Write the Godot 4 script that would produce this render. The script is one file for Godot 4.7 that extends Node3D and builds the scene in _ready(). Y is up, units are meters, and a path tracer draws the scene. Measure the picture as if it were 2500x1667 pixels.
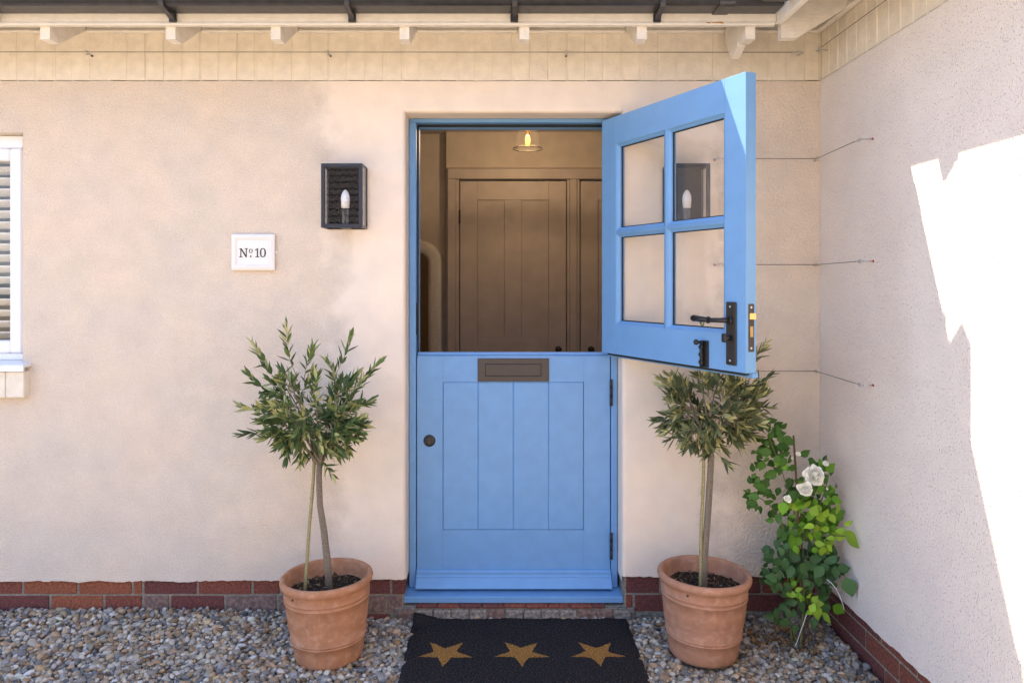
extends Node3D
# Cottage front with a blue stable door. Wall face z = 0, camera side +z, metres, y up, gravel near y = -0.05.

var M := {}
var taken := {}
var rng := RandomNumberGenerator.new()

# ------------------------------------------------------------------ tree helpers
func numbered(called: String) -> String:
	var k: int = taken.get(called, 0)
	taken[called] = k + 1
	return called if k == 0 else "%s_%03d" % [called, k]

func tag(o: Node3D, label: String, category: String, group := "", kind := "") -> Node3D:
	if label != "": o.set_meta("label", label)
	if category != "": o.set_meta("category", category)
	if group != "": o.set_meta("group", group)
	if kind != "": o.set_meta("kind", kind)
	return o

func thing(called: String, label: String, category: String, group := "", at := Vector3.ZERO) -> Node3D:
	var o := Node3D.new()
	o.name = numbered(called)
	add_child(o)
	o.position = at
	return tag(o, label, category, group)

func part(parent: Node, called: String, mesh: Mesh, m: Material, xf := Transform3D()) -> MeshInstance3D:
	var o := MeshInstance3D.new()
	o.name = called if parent != self else numbered(called)
	o.mesh = mesh
	o.material_override = m
	o.transform = xf
	parent.add_child(o, true)
	return o

# ------------------------------------------------------------------ shape helpers
func begin(smooth := false) -> SurfaceTool:
	var st := SurfaceTool.new()
	st.begin(Mesh.PRIMITIVE_TRIANGLES)
	st.set_smooth_group(0 if smooth else -1)
	return st

func done(st: SurfaceTool) -> ArrayMesh:
	st.generate_normals()
	return st.commit()

func tri(st: SurfaceTool, a: Vector3, b: Vector3, c: Vector3) -> void:
	st.add_vertex(a); st.add_vertex(b); st.add_vertex(c)

func quad(st: SurfaceTool, a: Vector3, b: Vector3, c: Vector3, d: Vector3) -> void:
	tri(st, a, b, c); tri(st, a, c, d)

# box with chamfered edges
func bevel(st: SurfaceTool, lo: Vector3, hi: Vector3, b := 0.002) -> void:
	var c := (lo + hi) * 0.5
	var h := (hi - lo) * 0.5
	b = minf(b, minf(h.x, minf(h.y, h.z)) * 0.9)
	var ax := [Vector3.RIGHT, Vector3.UP, Vector3.BACK]
	for k in 3:
		var u: Vector3 = ax[k]
		var v: Vector3 = ax[(k + 1) % 3]
		var w: Vector3 = ax[(k + 2) % 3]
		var hu := h[k]; var hv := h[(k + 1) % 3]; var hw := h[(k + 2) % 3]
		for s in [1.0, -1.0]:
			var o = c + u * (s * hu)
			var p := [o + v * (hv - b) + w * (hw - b), o - v * (hv - b) + w * (hw - b), o - v * (hv - b) - w * (hw - b), o + v * (hv - b) - w * (hw - b)]
			if s > 0: quad(st, p[3], p[2], p[1], p[0])
			else: quad(st, p[0], p[1], p[2], p[3])
		for s in [1.0, -1.0]:
			for t in [1.0, -1.0]:
				var e1a = c + u * (s * hu) + v * (t * (hv - b)) + w * (hw - b)
				var e1b = c + u * (s * hu) + v * (t * (hv - b)) - w * (hw - b)
				var e2a = c + u * (s * (hu - b)) + v * (t * hv) + w * (hw - b)
				var e2b = c + u * (s * (hu - b)) + v * (t * hv) - w * (hw - b)
				if s * t > 0: quad(st, e1b, e1a, e2a, e2b)
				else: quad(st, e2b, e2a, e1a, e1b)
	for sx in [1.0, -1.0]:
		for sy in [1.0, -1.0]:
			for sz in [1.0, -1.0]:
				var a := c + Vector3(sx * h.x, sy * (h.y - b), sz * (h.z - b))
				var d := c + Vector3(sx * (h.x - b), sy * h.y, sz * (h.z - b))
				var e := c + Vector3(sx * (h.x - b), sy * (h.y - b), sz * h.z)
				if sx * sy * sz > 0: tri(st, a, e, d)
				else: tri(st, a, d, e)

func box(lo: Vector3, hi: Vector3, b := 0.002) -> ArrayMesh:
	var st := begin()
	bevel(st, lo, hi, b)
	return done(st)

# polygon (x, y) pushed from z0 to z1
func extrude(pts: PackedVector2Array, z0: float, z1: float) -> ArrayMesh:
	var st := begin()
	var ix := Geometry2D.triangulate_polygon(pts)
	for k in range(0, ix.size(), 3):
		var a := pts[ix[k]]; var b := pts[ix[k + 1]]; var c := pts[ix[k + 2]]
		tri(st, Vector3(a.x, a.y, z1), Vector3(c.x, c.y, z1), Vector3(b.x, b.y, z1))
		tri(st, Vector3(a.x, a.y, z0), Vector3(b.x, b.y, z0), Vector3(c.x, c.y, z0))
	var cw := Geometry2D.is_polygon_clockwise(pts)
	for k in pts.size():
		var a := pts[k]; var b := pts[(k + 1) % pts.size()]
		var q := [Vector3(a.x, a.y, z0), Vector3(a.x, a.y, z1), Vector3(b.x, b.y, z1), Vector3(b.x, b.y, z0)]
		if cw: quad(st, q[3], q[2], q[1], q[0])
		else: quad(st, q[0], q[1], q[2], q[3])
	return done(st)

# ring between two rectangles (x0, y0, x1, y1) at two depths
func ring(st: SurfaceTool, o: Rect2, zo: float, i: Rect2, zi: float) -> void:
	var a := [Vector3(o.position.x, o.position.y, zo), Vector3(o.end.x, o.position.y, zo), Vector3(o.end.x, o.end.y, zo), Vector3(o.position.x, o.end.y, zo)]
	var b := [Vector3(i.position.x, i.position.y, zi), Vector3(i.end.x, i.position.y, zi), Vector3(i.end.x, i.end.y, zi), Vector3(i.position.x, i.end.y, zi)]
	for k in 4:
		quad(st, a[k], b[k], b[(k + 1) % 4], a[(k + 1) % 4])

func lathe_on(st: SurfaceTool, prof: Array, seg := 32, wob := 0.0) -> void:
	for k in prof.size() - 1:
		var p: Vector2 = prof[k]; var q: Vector2 = prof[k + 1]
		for s in seg:
			var a := TAU * s / seg; var b := TAU * (s + 1) / seg
			var ra := 1.0 + wob * sin(a * 2.0 + 0.7); var rb := 1.0 + wob * sin(b * 2.0 + 0.7)
			var v := [Vector3(p.x * cos(a) * ra, p.y, p.x * sin(a) * ra), Vector3(p.x * cos(b) * rb, p.y, p.x * sin(b) * rb), Vector3(q.x * cos(b) * rb, q.y, q.x * sin(b) * rb), Vector3(q.x * cos(a) * ra, q.y, q.x * sin(a) * ra)]
			if p.x > 1e-6: tri(st, v[0], v[1], v[2])
			if q.x > 1e-6: tri(st, v[0], v[2], v[3])

func lathe(prof: Array, seg := 32, smooth := true, wob := 0.0) -> ArrayMesh:
	var st := begin(smooth)
	lathe_on(st, prof, seg, wob)
	return done(st)

func tube_on(st: SurfaceTool, path: Array, r0: float, r1: float, sides := 6, closed := false, knobs := 0.0) -> void:
	var n := path.size()
	var rings := []
	var up := Vector3(0.3, 0.2, 0.9).normalized()
	for k in n:
		var a: Vector3 = path[(k - 1 + n) % n] if closed or k > 0 else path[0]
		var b: Vector3 = path[(k + 1) % n] if closed or k < n - 1 else path[n - 1]
		var d := (b - a).normalized()
		var s := d.cross(up)
		if s.length() < 0.05: s = d.cross(Vector3(0.9, 0.1, 0.2))
		s = s.normalized()
		var t := s.cross(d).normalized()
		up = t
		var r := lerpf(r0, r1, float(k) / maxf(1, n - 1))
		if knobs > 0.0: r *= 1.0 + knobs * rng.randf_range(-1, 1)
		var line := []
		for j in sides:
			var g := TAU * j / sides
			line.append(path[k] + (s * cos(g) + t * sin(g)) * r)
		rings.append(line)
	for k in (n if closed else n - 1):
		var p: Array = rings[k]; var q: Array = rings[(k + 1) % n]
		for j in sides:
			quad(st, p[j], q[j], q[(j + 1) % sides], p[(j + 1) % sides])
	if not closed:
		for e in [0, n - 1]:
			var p: Array = rings[e]
			for j in sides:
				if e == 0: tri(st, path[e], p[j], p[(j + 1) % sides])
				else: tri(st, path[e], p[(j + 1) % sides], p[j])

func tube(path: Array, r0: float, r1 := -1.0, sides := 8, closed := false) -> ArrayMesh:
	var st := begin(true)
	tube_on(st, path, r0, r0 if r1 < 0 else r1, sides, closed)
	return done(st)

func circle(c: Vector3, u: Vector3, v: Vector3, r: float, n := 14) -> Array:
	var a := []
	for k in n: a.append(c + u * (cos(TAU * k / n) * r) + v * (sin(TAU * k / n) * r))
	return a

func bez(a: Vector3, b: Vector3, c: Vector3, n := 6) -> Array:
	var o := []
	for k in n + 1:
		var t := float(k) / n
		o.append(a.lerp(b, t).lerp(b.lerp(c, t), t))
	return o

# ------------------------------------------------------------------ materials
func noise(freq: float, sd: int, oct := 3, kind := FastNoiseLite.TYPE_SIMPLEX_SMOOTH) -> FastNoiseLite:
	var n := FastNoiseLite.new()
	n.noise_type = kind
	n.seed = sd
	n.frequency = freq
	n.fractal_octaves = oct
	n.fractal_type = FastNoiseLite.FRACTAL_FBM if oct > 1 else FastNoiseLite.FRACTAL_NONE
	return n

# grey picture of a noise, spread between lo and hi
func grain(w: int, h: int, freq: float, sd: int, oct: int, lo: float, hi: float, sx := 1.0, sy := 1.0) -> ImageTexture:
	var n := noise(freq, sd, oct)
	var im: Image
	if sx == 1.0 and sy == 1.0:
		im = n.get_seamless_image(w, h)
	else:
		im = n.get_seamless_image(int(w * sx), int(h * sy))
		im.resize(w, h, Image.INTERPOLATE_CUBIC)
	var d := im.get_data()
	for k in d.size():
		d[k] = int(lerpf(lo, hi, d[k] / 255.0) * 255.0)
	return ImageTexture.create_from_image(Image.create_from_data(w, h, false, Image.FORMAT_L8, d))

# colours are linear reflectances
func mat(name_: String, c: Color, rough := 0.7, tex: Texture2D = null, bump: Texture2D = null, relief := 0.0, tiles := 1.0) -> StandardMaterial3D:
	var m := StandardMaterial3D.new()
	m.resource_name = name_
	m.albedo_color = c.linear_to_srgb()
	m.roughness = rough
	if tex or bump:
		m.uv1_triplanar = true
		m.uv1_world_triplanar = true
		m.uv1_scale = Vector3.ONE * tiles
	if tex: m.albedo_texture = tex
	if bump:
		m.heightmap_enabled = true
		m.heightmap_texture = bump
		m.heightmap_scale = relief
	M[name_] = m
	return m

func materials() -> void:
	var soft := grain(512, 512, 0.012, 3, 4, 0.92, 1.0)
	var fine := grain(512, 512, 0.16, 5, 3, 0.0, 1.0)
	var mottled := grain(512, 512, 0.035, 7, 5, 0.62, 1.0)
	var blot := grain(512, 512, 0.02, 9, 5, 0.55, 1.0)
	var brush := grain(512, 512, 0.05, 11, 3, 0.0, 1.0, 0.25, 1.0)
	var lumpy := grain(512, 512, 0.05, 13, 4, 0.0, 1.0)
	M["fine_tex"] = fine
	mat("cream_paint", Color(0.86, 0.765, 0.625), 0.6, soft, lumpy, 0.14, 2.2)
	mat("timber_paint", Color(0.86, 0.795, 0.70), 0.5, soft, brush, 0.08, 2.5)
	mat("brick_orange", Color(0.47, 0.145, 0.07), 0.9, mottled, fine, 0.25, 4.0)
	mat("brick_red", Color(0.36, 0.105, 0.065), 0.9, mottled, fine, 0.25, 4.0)
	mat("brick_plum", Color(0.25, 0.078, 0.066), 0.9, mottled, fine, 0.25, 4.0)
	mat("brick_dusty", Color(0.38, 0.24, 0.20), 0.95, blot, fine, 0.25, 4.0)
	mat("brick_whitewashed", Color(0.50, 0.43, 0.37), 0.95, blot, lumpy, 0.6, 5.0)
	mat("mortar", Color(0.52, 0.45, 0.35), 1.0, mottled, fine, 0.3, 5.0)
	mat("cement", Color(0.35, 0.31, 0.26), 1.0, blot, lumpy, 0.4, 4.0)
	mat("blue_paint", Color(0.165, 0.355, 0.635), 0.42, grain(512, 512, 0.008, 21, 3, 0.96, 1.0), brush, 0.012, 3.0)
	mat("black_rubber", Color(0.012, 0.012, 0.014), 0.7)
	mat("black_iron", Color(0.014, 0.013, 0.013), 0.38, null, fine, 0.03, 8.0)
	mat("lantern_paint", Color(0.022, 0.026, 0.036), 0.35)
	mat("lantern_back", Color(0.004, 0.004, 0.004), 1.0).metallic_specular = 0.0
	mat("bronze_plate", Color(0.075, 0.055, 0.045), 0.42, grain(512, 512, 0.03, 22, 3, 0.8, 1.0), brush, 0.02, 6.0)
	mat("gutter_plastic", Color(0.050, 0.049, 0.055), 0.30, grain(512, 512, 0.02, 23, 5, 0.65, 1.0), fine, 0.05, 2.0)
	mat("white_upvc", Color(0.82, 0.82, 0.83), 0.3)
	mat("shutter_white", Color(0.74, 0.70, 0.62), 0.5)
	mat("plaque_white", Color(0.82, 0.79, 0.74), 0.45)
	mat("letter_black", Color(0.01, 0.01, 0.01), 0.5)
	mat("bulb_white", Color(0.85, 0.85, 0.86), 0.3)
	mat("bulb_base_white", Color(0.80, 0.78, 0.74), 0.35)
	mat("steel", Color(0.60, 0.60, 0.60), 0.3).metallic = 1.0
	mat("wire_steel", Color(0.20, 0.17, 0.14), 0.5).metallic = 0.7
	mat("brass", Color(0.80, 0.52, 0.20), 0.28).metallic = 1.0
	mat("aged_brass", Color(0.30, 0.19, 0.08), 0.4).metallic = 1.0
	mat("mirror", Color(0.80, 0.80, 0.82), 0.02).metallic = 1.0
	mat("dark_mirror", Color(0.55, 0.46, 0.36), 0.12).metallic = 1.0
	mat("rust", Color(0.50, 0.25, 0.06), 0.9)
	mat("red_plug", Color(0.45, 0.03, 0.03), 0.6)
	var g := mat("glass", Color(1, 1, 1), 0.0)
	g.transparency = BaseMaterial3D.TRANSPARENCY_ALPHA
	g.albedo_color = Color(1, 1, 1, 0.004)
	var t := mat("terracotta", Color(0.50, 0.225, 0.11), 0.9, grain(512, 512, 0.010, 31, 5, 0.84, 1.0), fine, 0.06, 2.6)
	t.detail_enabled = true
	var pale := grain(512, 512, 0.016, 33, 5, 0.0, 1.0)
	var pd := pale.get_image()
	pd.convert(Image.FORMAT_RGBA8)
	var by := pd.get_data()
	for k in range(0, by.size(), 4):
		var a := clampf((by[k] / 255.0 - 0.48) * 1.3, 0.0, 0.34)
		by[k] = 214; by[k + 1] = 172; by[k + 2] = 146; by[k + 3] = int(a * 255)
	t.detail_albedo = ImageTexture.create_from_image(Image.create_from_data(512, 512, false, Image.FORMAT_RGBA8, by))
	t.detail_blend_mode = BaseMaterial3D.BLEND_MODE_MIX
	t.detail_uv_layer = BaseMaterial3D.DETAIL_UV_1
	mat("soil", Color(0.030, 0.019, 0.012), 1.0, mottled, lumpy, 1.5, 6.0)
	var chip := mat("bark_chip", Color(1, 1, 1), 0.95)
	chip.vertex_color_use_as_albedo = true
	mat("olive_bark", Color(0.52, 0.42, 0.31), 0.95, mottled, fine, 0.5, 9.0)
	mat("twig", Color(0.38, 0.30, 0.18), 0.9)
	mat("green_cane", Color(0.48, 0.41, 0.19), 0.6, mottled, null, 0.0, 8.0)
	mat("brown_cane", Color(0.20, 0.12, 0.06), 0.7, mottled, null, 0.0, 9.0)
	mat("rose_stem", Color(0.13, 0.15, 0.05), 0.6)
	mat("twine_white", Color(0.8, 0.8, 0.78), 0.8)
	var lf := mat("leaf", Color(1, 1, 1), 0.5)
	lf.metallic_specular = 0.35
	lf.vertex_color_use_as_albedo = true
	lf.backlight_enabled = true
	lf.backlight = Color(0.30, 0.34, 0.18)
	var pt := mat("petal", Color(0.93, 0.905, 0.80), 0.7)
	pt.backlight_enabled = true
	pt.backlight = Color(0.45, 0.44, 0.38)
	mat("stamen", Color(0.70, 0.55, 0.18), 0.8)
	var pb := mat("pebble", Color(1, 1, 1), 0.62, grain(512, 512, 0.03, 41, 4, 0.72, 1.0), fine, 0.1, 14.0)
	pb.vertex_color_use_as_albedo = true
	mat("mat_coir_black", Color(0.088, 0.075, 0.075), 1.0, grain(512, 512, 0.10, 43, 5, 0.30, 1.0), fine, 0.9, 2.0).metallic_specular = 0.2
	mat("mat_coir_tan", Color(0.74, 0.36, 0.10), 1.0, grain(512, 512, 0.10, 44, 5, 0.45, 1.0), fine, 0.9, 2.0).metallic_specular = 0.2
	mat("hall_paint", Color(0.54, 0.475, 0.42), 0.7, soft)
	mat("hall_trim", Color(0.475, 0.415, 0.39), 0.5, soft)
	mat("hall_floor", Color(0.20, 0.13, 0.08), 0.5, mottled)
	mat("mirror_frame", Color(0.84, 0.79, 0.73), 0.7, soft, fine, 0.4, 6.0)
	mat("roof_tile", Color(0.19, 0.15, 0.13), 0.75, mottled, lumpy, 1.0, 0.8)
	mat("far_wall", Color(0.55, 0.46, 0.36), 0.9, soft)
	var gr := mat("ground", Color(0.66, 0.56, 0.42), 1.0, grain(512, 512, 0.09, 51, 4, 0.72, 1.0), lumpy, 1.0, 1.7)
	gr.uv1_triplanar_sharpness = 4.0
	render_textures()

# roughcast pictures: one sheet for the front wall (stippled, with a trowelled repair round the door), one tile for the side wall
func render_textures() -> void:
	var w := 2048; var h := 1216
	var a := noise(0.40, 61, 1).get_image(w, h).get_data()
	var b := noise(0.13, 62, 3).get_image(w, h).get_data()
	var c := noise(0.012, 63, 5).get_image(w, h).get_data()
	var d := noise(0.004, 64, 5).get_image(w, h).get_data()
	var hh := PackedByteArray(); hh.resize(w * h)
	var cc := PackedByteArray(); cc.resize(w * h * 3)
	for y in h:
		var wy := 2.16 - y * 3.6 / 2048.0
		for x in w:
			var k := y * w + x
			var wx := -2.2 + x * 3.6 / 2048.0
			# edge of the trowelled repair: a ragged upright line left of the door and one under the band
			var e := wx + 0.70 + (c[k] - 128) * 0.0005 + (0.12 if wy > 1.75 else 0.0) * (wy - 1.75) * 2.0
			var f := clampf(e * 9.0, 0.0, 1.0)
			var e2 := 0.98 - wx + (c[k] - 128) * 0.0012
			f = minf(f, clampf(e2 * 7.0, 0.0, 1.0))
			var rough_h := a[k] * 0.62 + b[k] * 0.38
			var smooth_h := 120.0 + (b[k] - 128) * 0.16 + (c[k] - 128) * 0.18 + (a[k] - 128) * 0.07
			if wx > 0.9: rough_h = a[k] * 0.15 + b[k] * 0.85
			hh[k] = clampi(int(lerpf(rough_h, smooth_h, f)), 0, 255)
			# colour: paint with faint cloudy weathering and darker grains of sand showing, unrelated to the relief
			var v := 1.0 + (d[k] - 128) * 0.00022 + (c[k] - 128) * 0.00018
			var sand := maxf(0.0, 120.0 - a[(k + 700123) % (w * h)]) * 0.0013 * (1.0 - f) * (0.3 if wx > 0.9 else 1.0)
			v -= sand
			v *= lerpf(0.955, 1.0, f)
			var warm := (d[k] - 120) * 0.00018 + (1.0 - f) * 0.012
			cc[k * 3] = clampi(int(255.0 * v * 0.915), 0, 255)
			cc[k * 3 + 1] = clampi(int(255.0 * v * (0.852 - warm * 0.5)), 0, 255)
			cc[k * 3 + 2] = clampi(int(255.0 * v * (0.782 - warm)), 0, 255)
	var m := mat("render_front", Color(1, 1, 1), 0.92)
	m.albedo_texture = ImageTexture.create_from_image(Image.create_from_data(w, h, false, Image.FORMAT_RGB8, cc))
	m.heightmap_enabled = true
	m.heightmap_texture = ImageTexture.create_from_image(Image.create_from_data(w, h, false, Image.FORMAT_L8, hh))
	m.heightmap_scale = 0.46
	var sw := 1216; var shh := 1792
	var s := sw
	var n1 := noise(0.20, 71, 2); var i1 := n1.get_image(sw, shh).get_data()
	var i2 := noise(0.15, 72, 1).get_image(sw, shh).get_data()
	var i3 := noise(0.004, 73, 4).get_image(sw, shh).get_data()
	var sh := PackedByteArray(); sh.resize(sw * shh)
	var sc := PackedByteArray(); sc.resize(sw * shh * 3)
	for k in sw * shh:
		# flattened tops with narrow pits
		var r := 195.0 + (i1[k] - 128) * 0.55 - maxf(0.0, 70.0 - i2[k]) * 3.2
		sh[k] = clampi(int(r), 0, 255)
		var v := 1.0 + (i3[k] - 128) * 0.00014 + (i1[(k + 300077) % (sw * shh)] - 128) * 0.0002
		sc[k * 3] = clampi(int(255.0 * v * 0.915), 0, 255)
		sc[k * 3 + 1] = clampi(int(255.0 * v * 0.868), 0, 255)
		sc[k * 3 + 2] = clampi(int(255.0 * v * 0.826), 0, 255)
	var q := mat("render_side", Color(1, 1, 1), 0.9)
	q.albedo_texture = ImageTexture.create_from_image(Image.create_from_data(sw, shh, false, Image.FORMAT_RGB8, sc))
	q.heightmap_enabled = true
	q.heightmap_texture = ImageTexture.create_from_image(Image.create_from_data(sw, shh, false, Image.FORMAT_L8, sh))
	q.heightmap_scale = 0.42

# ------------------------------------------------------------------ walls
const DOOR := Rect2(-0.376, 0.0, 0.884, 2.013)   # opening in the render
var bulge_noise: FastNoiseLite

func jag(v: float, sd: float) -> float:
	return bulge_noise.get_noise_2d(v * 60.0, sd) * 0.004 + bulge_noise.get_noise_2d(v * 9.0, sd + 40.0) * 0.005

func foot(x: float) -> float:   # lower edge of the render
	return lerpf(0.104, 0.122, clampf((x + 1.3) / 1.8, 0, 1)) + jag(x, 5.0)

# front face point of the render, with rounded arrises at the door opening
func wall_z(x: float, y: float) -> float:
	var z := bulge_noise.get_noise_2d(x * 2.5, y * 2.5) * 0.0025
	var d := 9.0
	if y < DOOR.end.y: d = maxf(DOOR.position.x - x, x - DOOR.end.x)
	elif x > DOOR.position.x and x < DOOR.end.x: d = y - DOOR.end.y
	else: d = Vector2(maxf(DOOR.position.x - x, x - DOOR.end.x), y - DOOR.end.y).length()
	var r := 0.016
	if d < r:
		d = clampf(d, 0, r)
		z -= r - sqrt(r * r - (r - d) * (r - d))
	return z

func panel(st: SurfaceTool, xs: Array, ys: Callable) -> void:
	# columns of points; ys(x) gives the heights in a column
	var cols := []
	for x in xs:
		var col := []
		for y in ys.call(x):
			var e := 0.002
			var nrm := Vector3(wall_z(x - e, y) - wall_z(x + e, y), wall_z(x, y - e) - wall_z(x, y + e), 2 * e).normalized()
			col.append([Vector3(x, y, wall_z(x, y)), nrm, Vector2((x + 2.2) / 3.6, (2.16 - y) / (3.6 * 1216.0 / 2048.0))])
		cols.append(col)
	for i in cols.size() - 1:
		for j in cols[i].size() - 1:
			for v in [cols[i][j], cols[i][j + 1], cols[i + 1][j + 1], cols[i][j], cols[i + 1][j + 1], cols[i + 1][j]]:
				st.set_normal(v[1]); st.set_uv(v[2]); st.add_vertex(v[0])

func spread(a: float, b: float, step: float) -> Array:
	var n := maxi(1, int(round((b - a) / step)))
	var o := []
	for k in n + 1: o.append(lerpf(a, b, float(k) / n))
	return o

func strip(st: SurfaceTool, pts: Array, depth: float, nrm: Vector3) -> void:
	# return edge going back from the face along -z
	for k in pts.size() - 1:
		var a: Vector3 = pts[k]; var b: Vector3 = pts[k + 1]
		var a2 := Vector3(a.x, a.y, -depth); var b2 := Vector3(b.x, b.y, -depth)
		var order := [a, b, b2, a, b2, a2]
		if (b - a).cross(b2 - a).dot(nrm) > 0.0: order = [a, b2, b, a, a2, b2]
		for v in order:
			st.set_normal(nrm)
			st.set_uv(Vector2((v.x + v.z + 2.2) / 3.6, (2.16 - v.y + v.z) / (3.6 * 1216.0 / 2048.0)))
			st.add_vertex(v)

func brick_row(parent: Node3D, xs: Array, y0: float, y1: float, zf: float, kinds: Array, named := "brick", joint := 0.011, uneven := 0.002, turn := false) -> void:
	for k in xs.size() - 1:
		var w: float = xs[k + 1] - xs[k] - joint
		if w < 0.012: continue
		var d := rng.randf_range(-uneven, uneven)
		var c := Vector3((xs[k] + xs[k + 1]) * 0.5, (y0 + y1) * 0.5, zf + d - 0.05)
		var st := begin()
		bevel(st, Vector3(-w / 2, -(y1 - y0) / 2, -0.05), Vector3(w / 2, (y1 - y0) / 2, 0.05), 0.0025)
		var xf := Transform3D(Basis(Vector3.BACK, rng.randf_range(-0.006, 0.006)), c)
		if turn: xf = Transform3D(Basis(Vector3.UP, -PI / 2), Vector3(1.313, 0, 0)) * xf
		part(parent, named, done(st), M[kinds[rng.randi() % kinds.size()]], xf)

func front_wall() -> void:
	var t := thing("rendered_wall", "cream rendered house wall around the blue stable door, on a red brick plinth", "wall")
	var st := SurfaceTool.new()
	st.begin(Mesh.PRIMITIVE_TRIANGLES)
	var L := DOOR.position.x; var R := DOOR.end.x; var T := DOOR.end.y
	var top := 2.140
	var rows := func(x): return [foot(x)] + spread(0.16, top, 0.06)
	var edge := [0.0, 0.002, 0.004, 0.007, 0.011, 0.016, 0.03]
	panel(st, spread(-4.6, -3.14, 0.1), rows)
	panel(st, spread(-3.14, -1.935, 0.06), func(x): return [foot(x)] + spread(0.16, 0.865, 0.06))
	panel(st, spread(-3.14, -1.935, 0.06), func(_x): return spread(1.93, top, 0.05))
	var xs := spread(-1.935, L - 0.03, 0.012)
	for k in range(5, -1, -1): xs.append(L - edge[k])
	panel(st, xs, func(x): return [foot(x)] + spread(0.16, 2.0, 0.06) + [T, T + 0.004, T + 0.008, T + 0.016, T + 0.04, 2.09, top])
	var over := func(_x): return [T, T + 0.002, T + 0.004, T + 0.007, T + 0.011, T + 0.016, T + 0.03, 2.06, 2.09, top]
	panel(st, spread(L, R, 0.02), over)
	xs = []
	for k in 6: xs.append(R + edge[k])
	xs += spread(R + 0.03, 1.313, 0.012)
	panel(st, xs, func(x): return [foot(x)] + spread(0.16, 2.0, 0.06) + [T, T + 0.004, T + 0.008, T + 0.016, T + 0.04, 2.09, top])
	# returns into the openings and under the lower edge
	strip(st, [Vector3(L, 0.10, -0.016), Vector3(L, T, -0.016)], 0.125, Vector3.RIGHT)
	strip(st, [Vector3(R, 0.10, -0.016), Vector3(R, T, -0.016)], 0.125, Vector3.LEFT)
	strip(st, [Vector3(L, T, -0.016), Vector3(R, T, -0.016)], 0.125, Vector3.DOWN)
	strip(st, [Vector3(-3.14, 1.93, 0), Vector3(-1.935, 1.93, 0)], 0.10, Vector3.DOWN)
	strip(st, [Vector3(-1.935, 0.865, 0), Vector3(-1.935, 1.93, 0)], 0.10, Vector3.LEFT)
	strip(st, [Vector3(-3.14, 0.865, 0), Vector3(-3.14, 1.93, 0)], 0.10, Vector3.RIGHT)
	for r in [[-4.6, L], [R, 1.313]]:
		var pts := []
		for x in spread(r[0], r[1], 0.012): pts.append(Vector3(x, foot(x), wall_z(x, 0.2)))
		strip(st, pts, 0.03, Vector3.DOWN)
	part(t, "render", st.commit(), M.render_front)
	# wall core behind the render, with the two openings
	var core := begin()
	for r in [[-4.6, -3.148, -0.3, 2.6], [-3.148, -1.927, -0.3, 0.857], [-3.148, -1.927, 1.938, 2.6], [-1.927, L - 0.008, -0.3, 2.6], [R + 0.008, 1.60, -0.3, 2.6], [L - 0.008, R + 0.008, T + 0.008, 2.6], [L - 0.008, R + 0.008, -0.3, -0.004]]:
		bevel(core, Vector3(r[0], r[1 + 1], -0.30), Vector3(r[1], r[3], -0.0175), 0.0)
	part(t, "mortar", done(core), M.mortar)
	# soldier course under the eaves, painted over
	for k in range(-36, 45):
		var x0 := -1.958 + 0.0747 * k
		if x0 > 1.30: break
		var x1 := minf(x0 + 0.0747, 1.3125)
		var d := rng.randf_range(-0.0018, 0.0018)
		var wob := rng.randf_range(-0.004, 0.004)
		var mid := Vector3((x0 + x1) * 0.5, 2.2475, 0)
		part(t, "soldier_brick", box(Vector3(x0 + 0.0026, 2.1435 + wob * 0.3, -0.06) - mid, Vector3(x1 - 0.0026, 2.352, -0.0030 + d) - mid, 0.0030), M.cream_paint, Transform3D(Basis(Vector3.BACK, rng.randf_range(-0.006, 0.006)), mid))
	var jt := begin()
	for k in range(-36, 45):
		var x0 := -1.958 + 0.0747 * k
		if x0 > 1.30: break
		bevel(jt, Vector3(x0 - 0.0045, 2.142, -0.05), Vector3(x0 + 0.0045, 2.352, -0.0052 + rng.randf_range(-0.0022, 0.0022)), 0.001)
	bevel(jt, Vector3(1.3085, 2.1425, -0.05), Vector3(1.330, 2.352, -0.0045), 0.001)
	part(t, "joint_mortar", done(jt), M.cream_paint)
	# plinth: three courses of stretchers
	var hot := ["brick_orange", "brick_orange", "brick_red"]
	var dull := ["brick_red", "brick_plum", "brick_plum"]
	var dust := ["brick_dusty", "brick_dusty", "brick_plum"]
	brick_row(t, [-2.62, -2.395, -2.17, -1.944, -1.717, -1.494, -1.452], 0.048, 0.114, -0.012, hot)
	brick_row(t, [-1.452, -1.228, -1.005, -0.888, -0.66, -0.436, -0.376], 0.048, 0.124, -0.012, dull)
	brick_row(t, [-2.51, -2.285, -2.06, -1.832, -1.611, -1.453], -0.025, 0.040, -0.012, ["brick_red", "brick_orange", "brick_plum"])
	brick_row(t, [-1.453, -1.342, -1.117, -0.902, -0.68, -0.455, -0.386], -0.025, 0.040, -0.012, dust)
	brick_row(t, [-2.62, -2.395, -2.17, -1.944, -1.717, -1.494, -1.34, -1.115, -0.89, -0.66, -0.436], -0.098, -0.033, -0.012, ["brick_plum", "brick_dusty"])
	brick_row(t, [0.520, 0.665, 0.89, 1.08, 1.306], 0.052, 0.134, -0.012, dull)
	brick_row(t, [0.520, 0.556, 0.78, 1.005, 1.23, 1.306], -0.022, 0.043, -0.012, ["brick_red", "brick_plum", "brick_dusty"])
	var ce := begin()
	bevel(ce, Vector3(0.52, -0.16, -0.05), Vector3(1.312, -0.029, -0.010), 0.004)
	part(t, "cement_footing", done(ce), M.cement)
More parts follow.
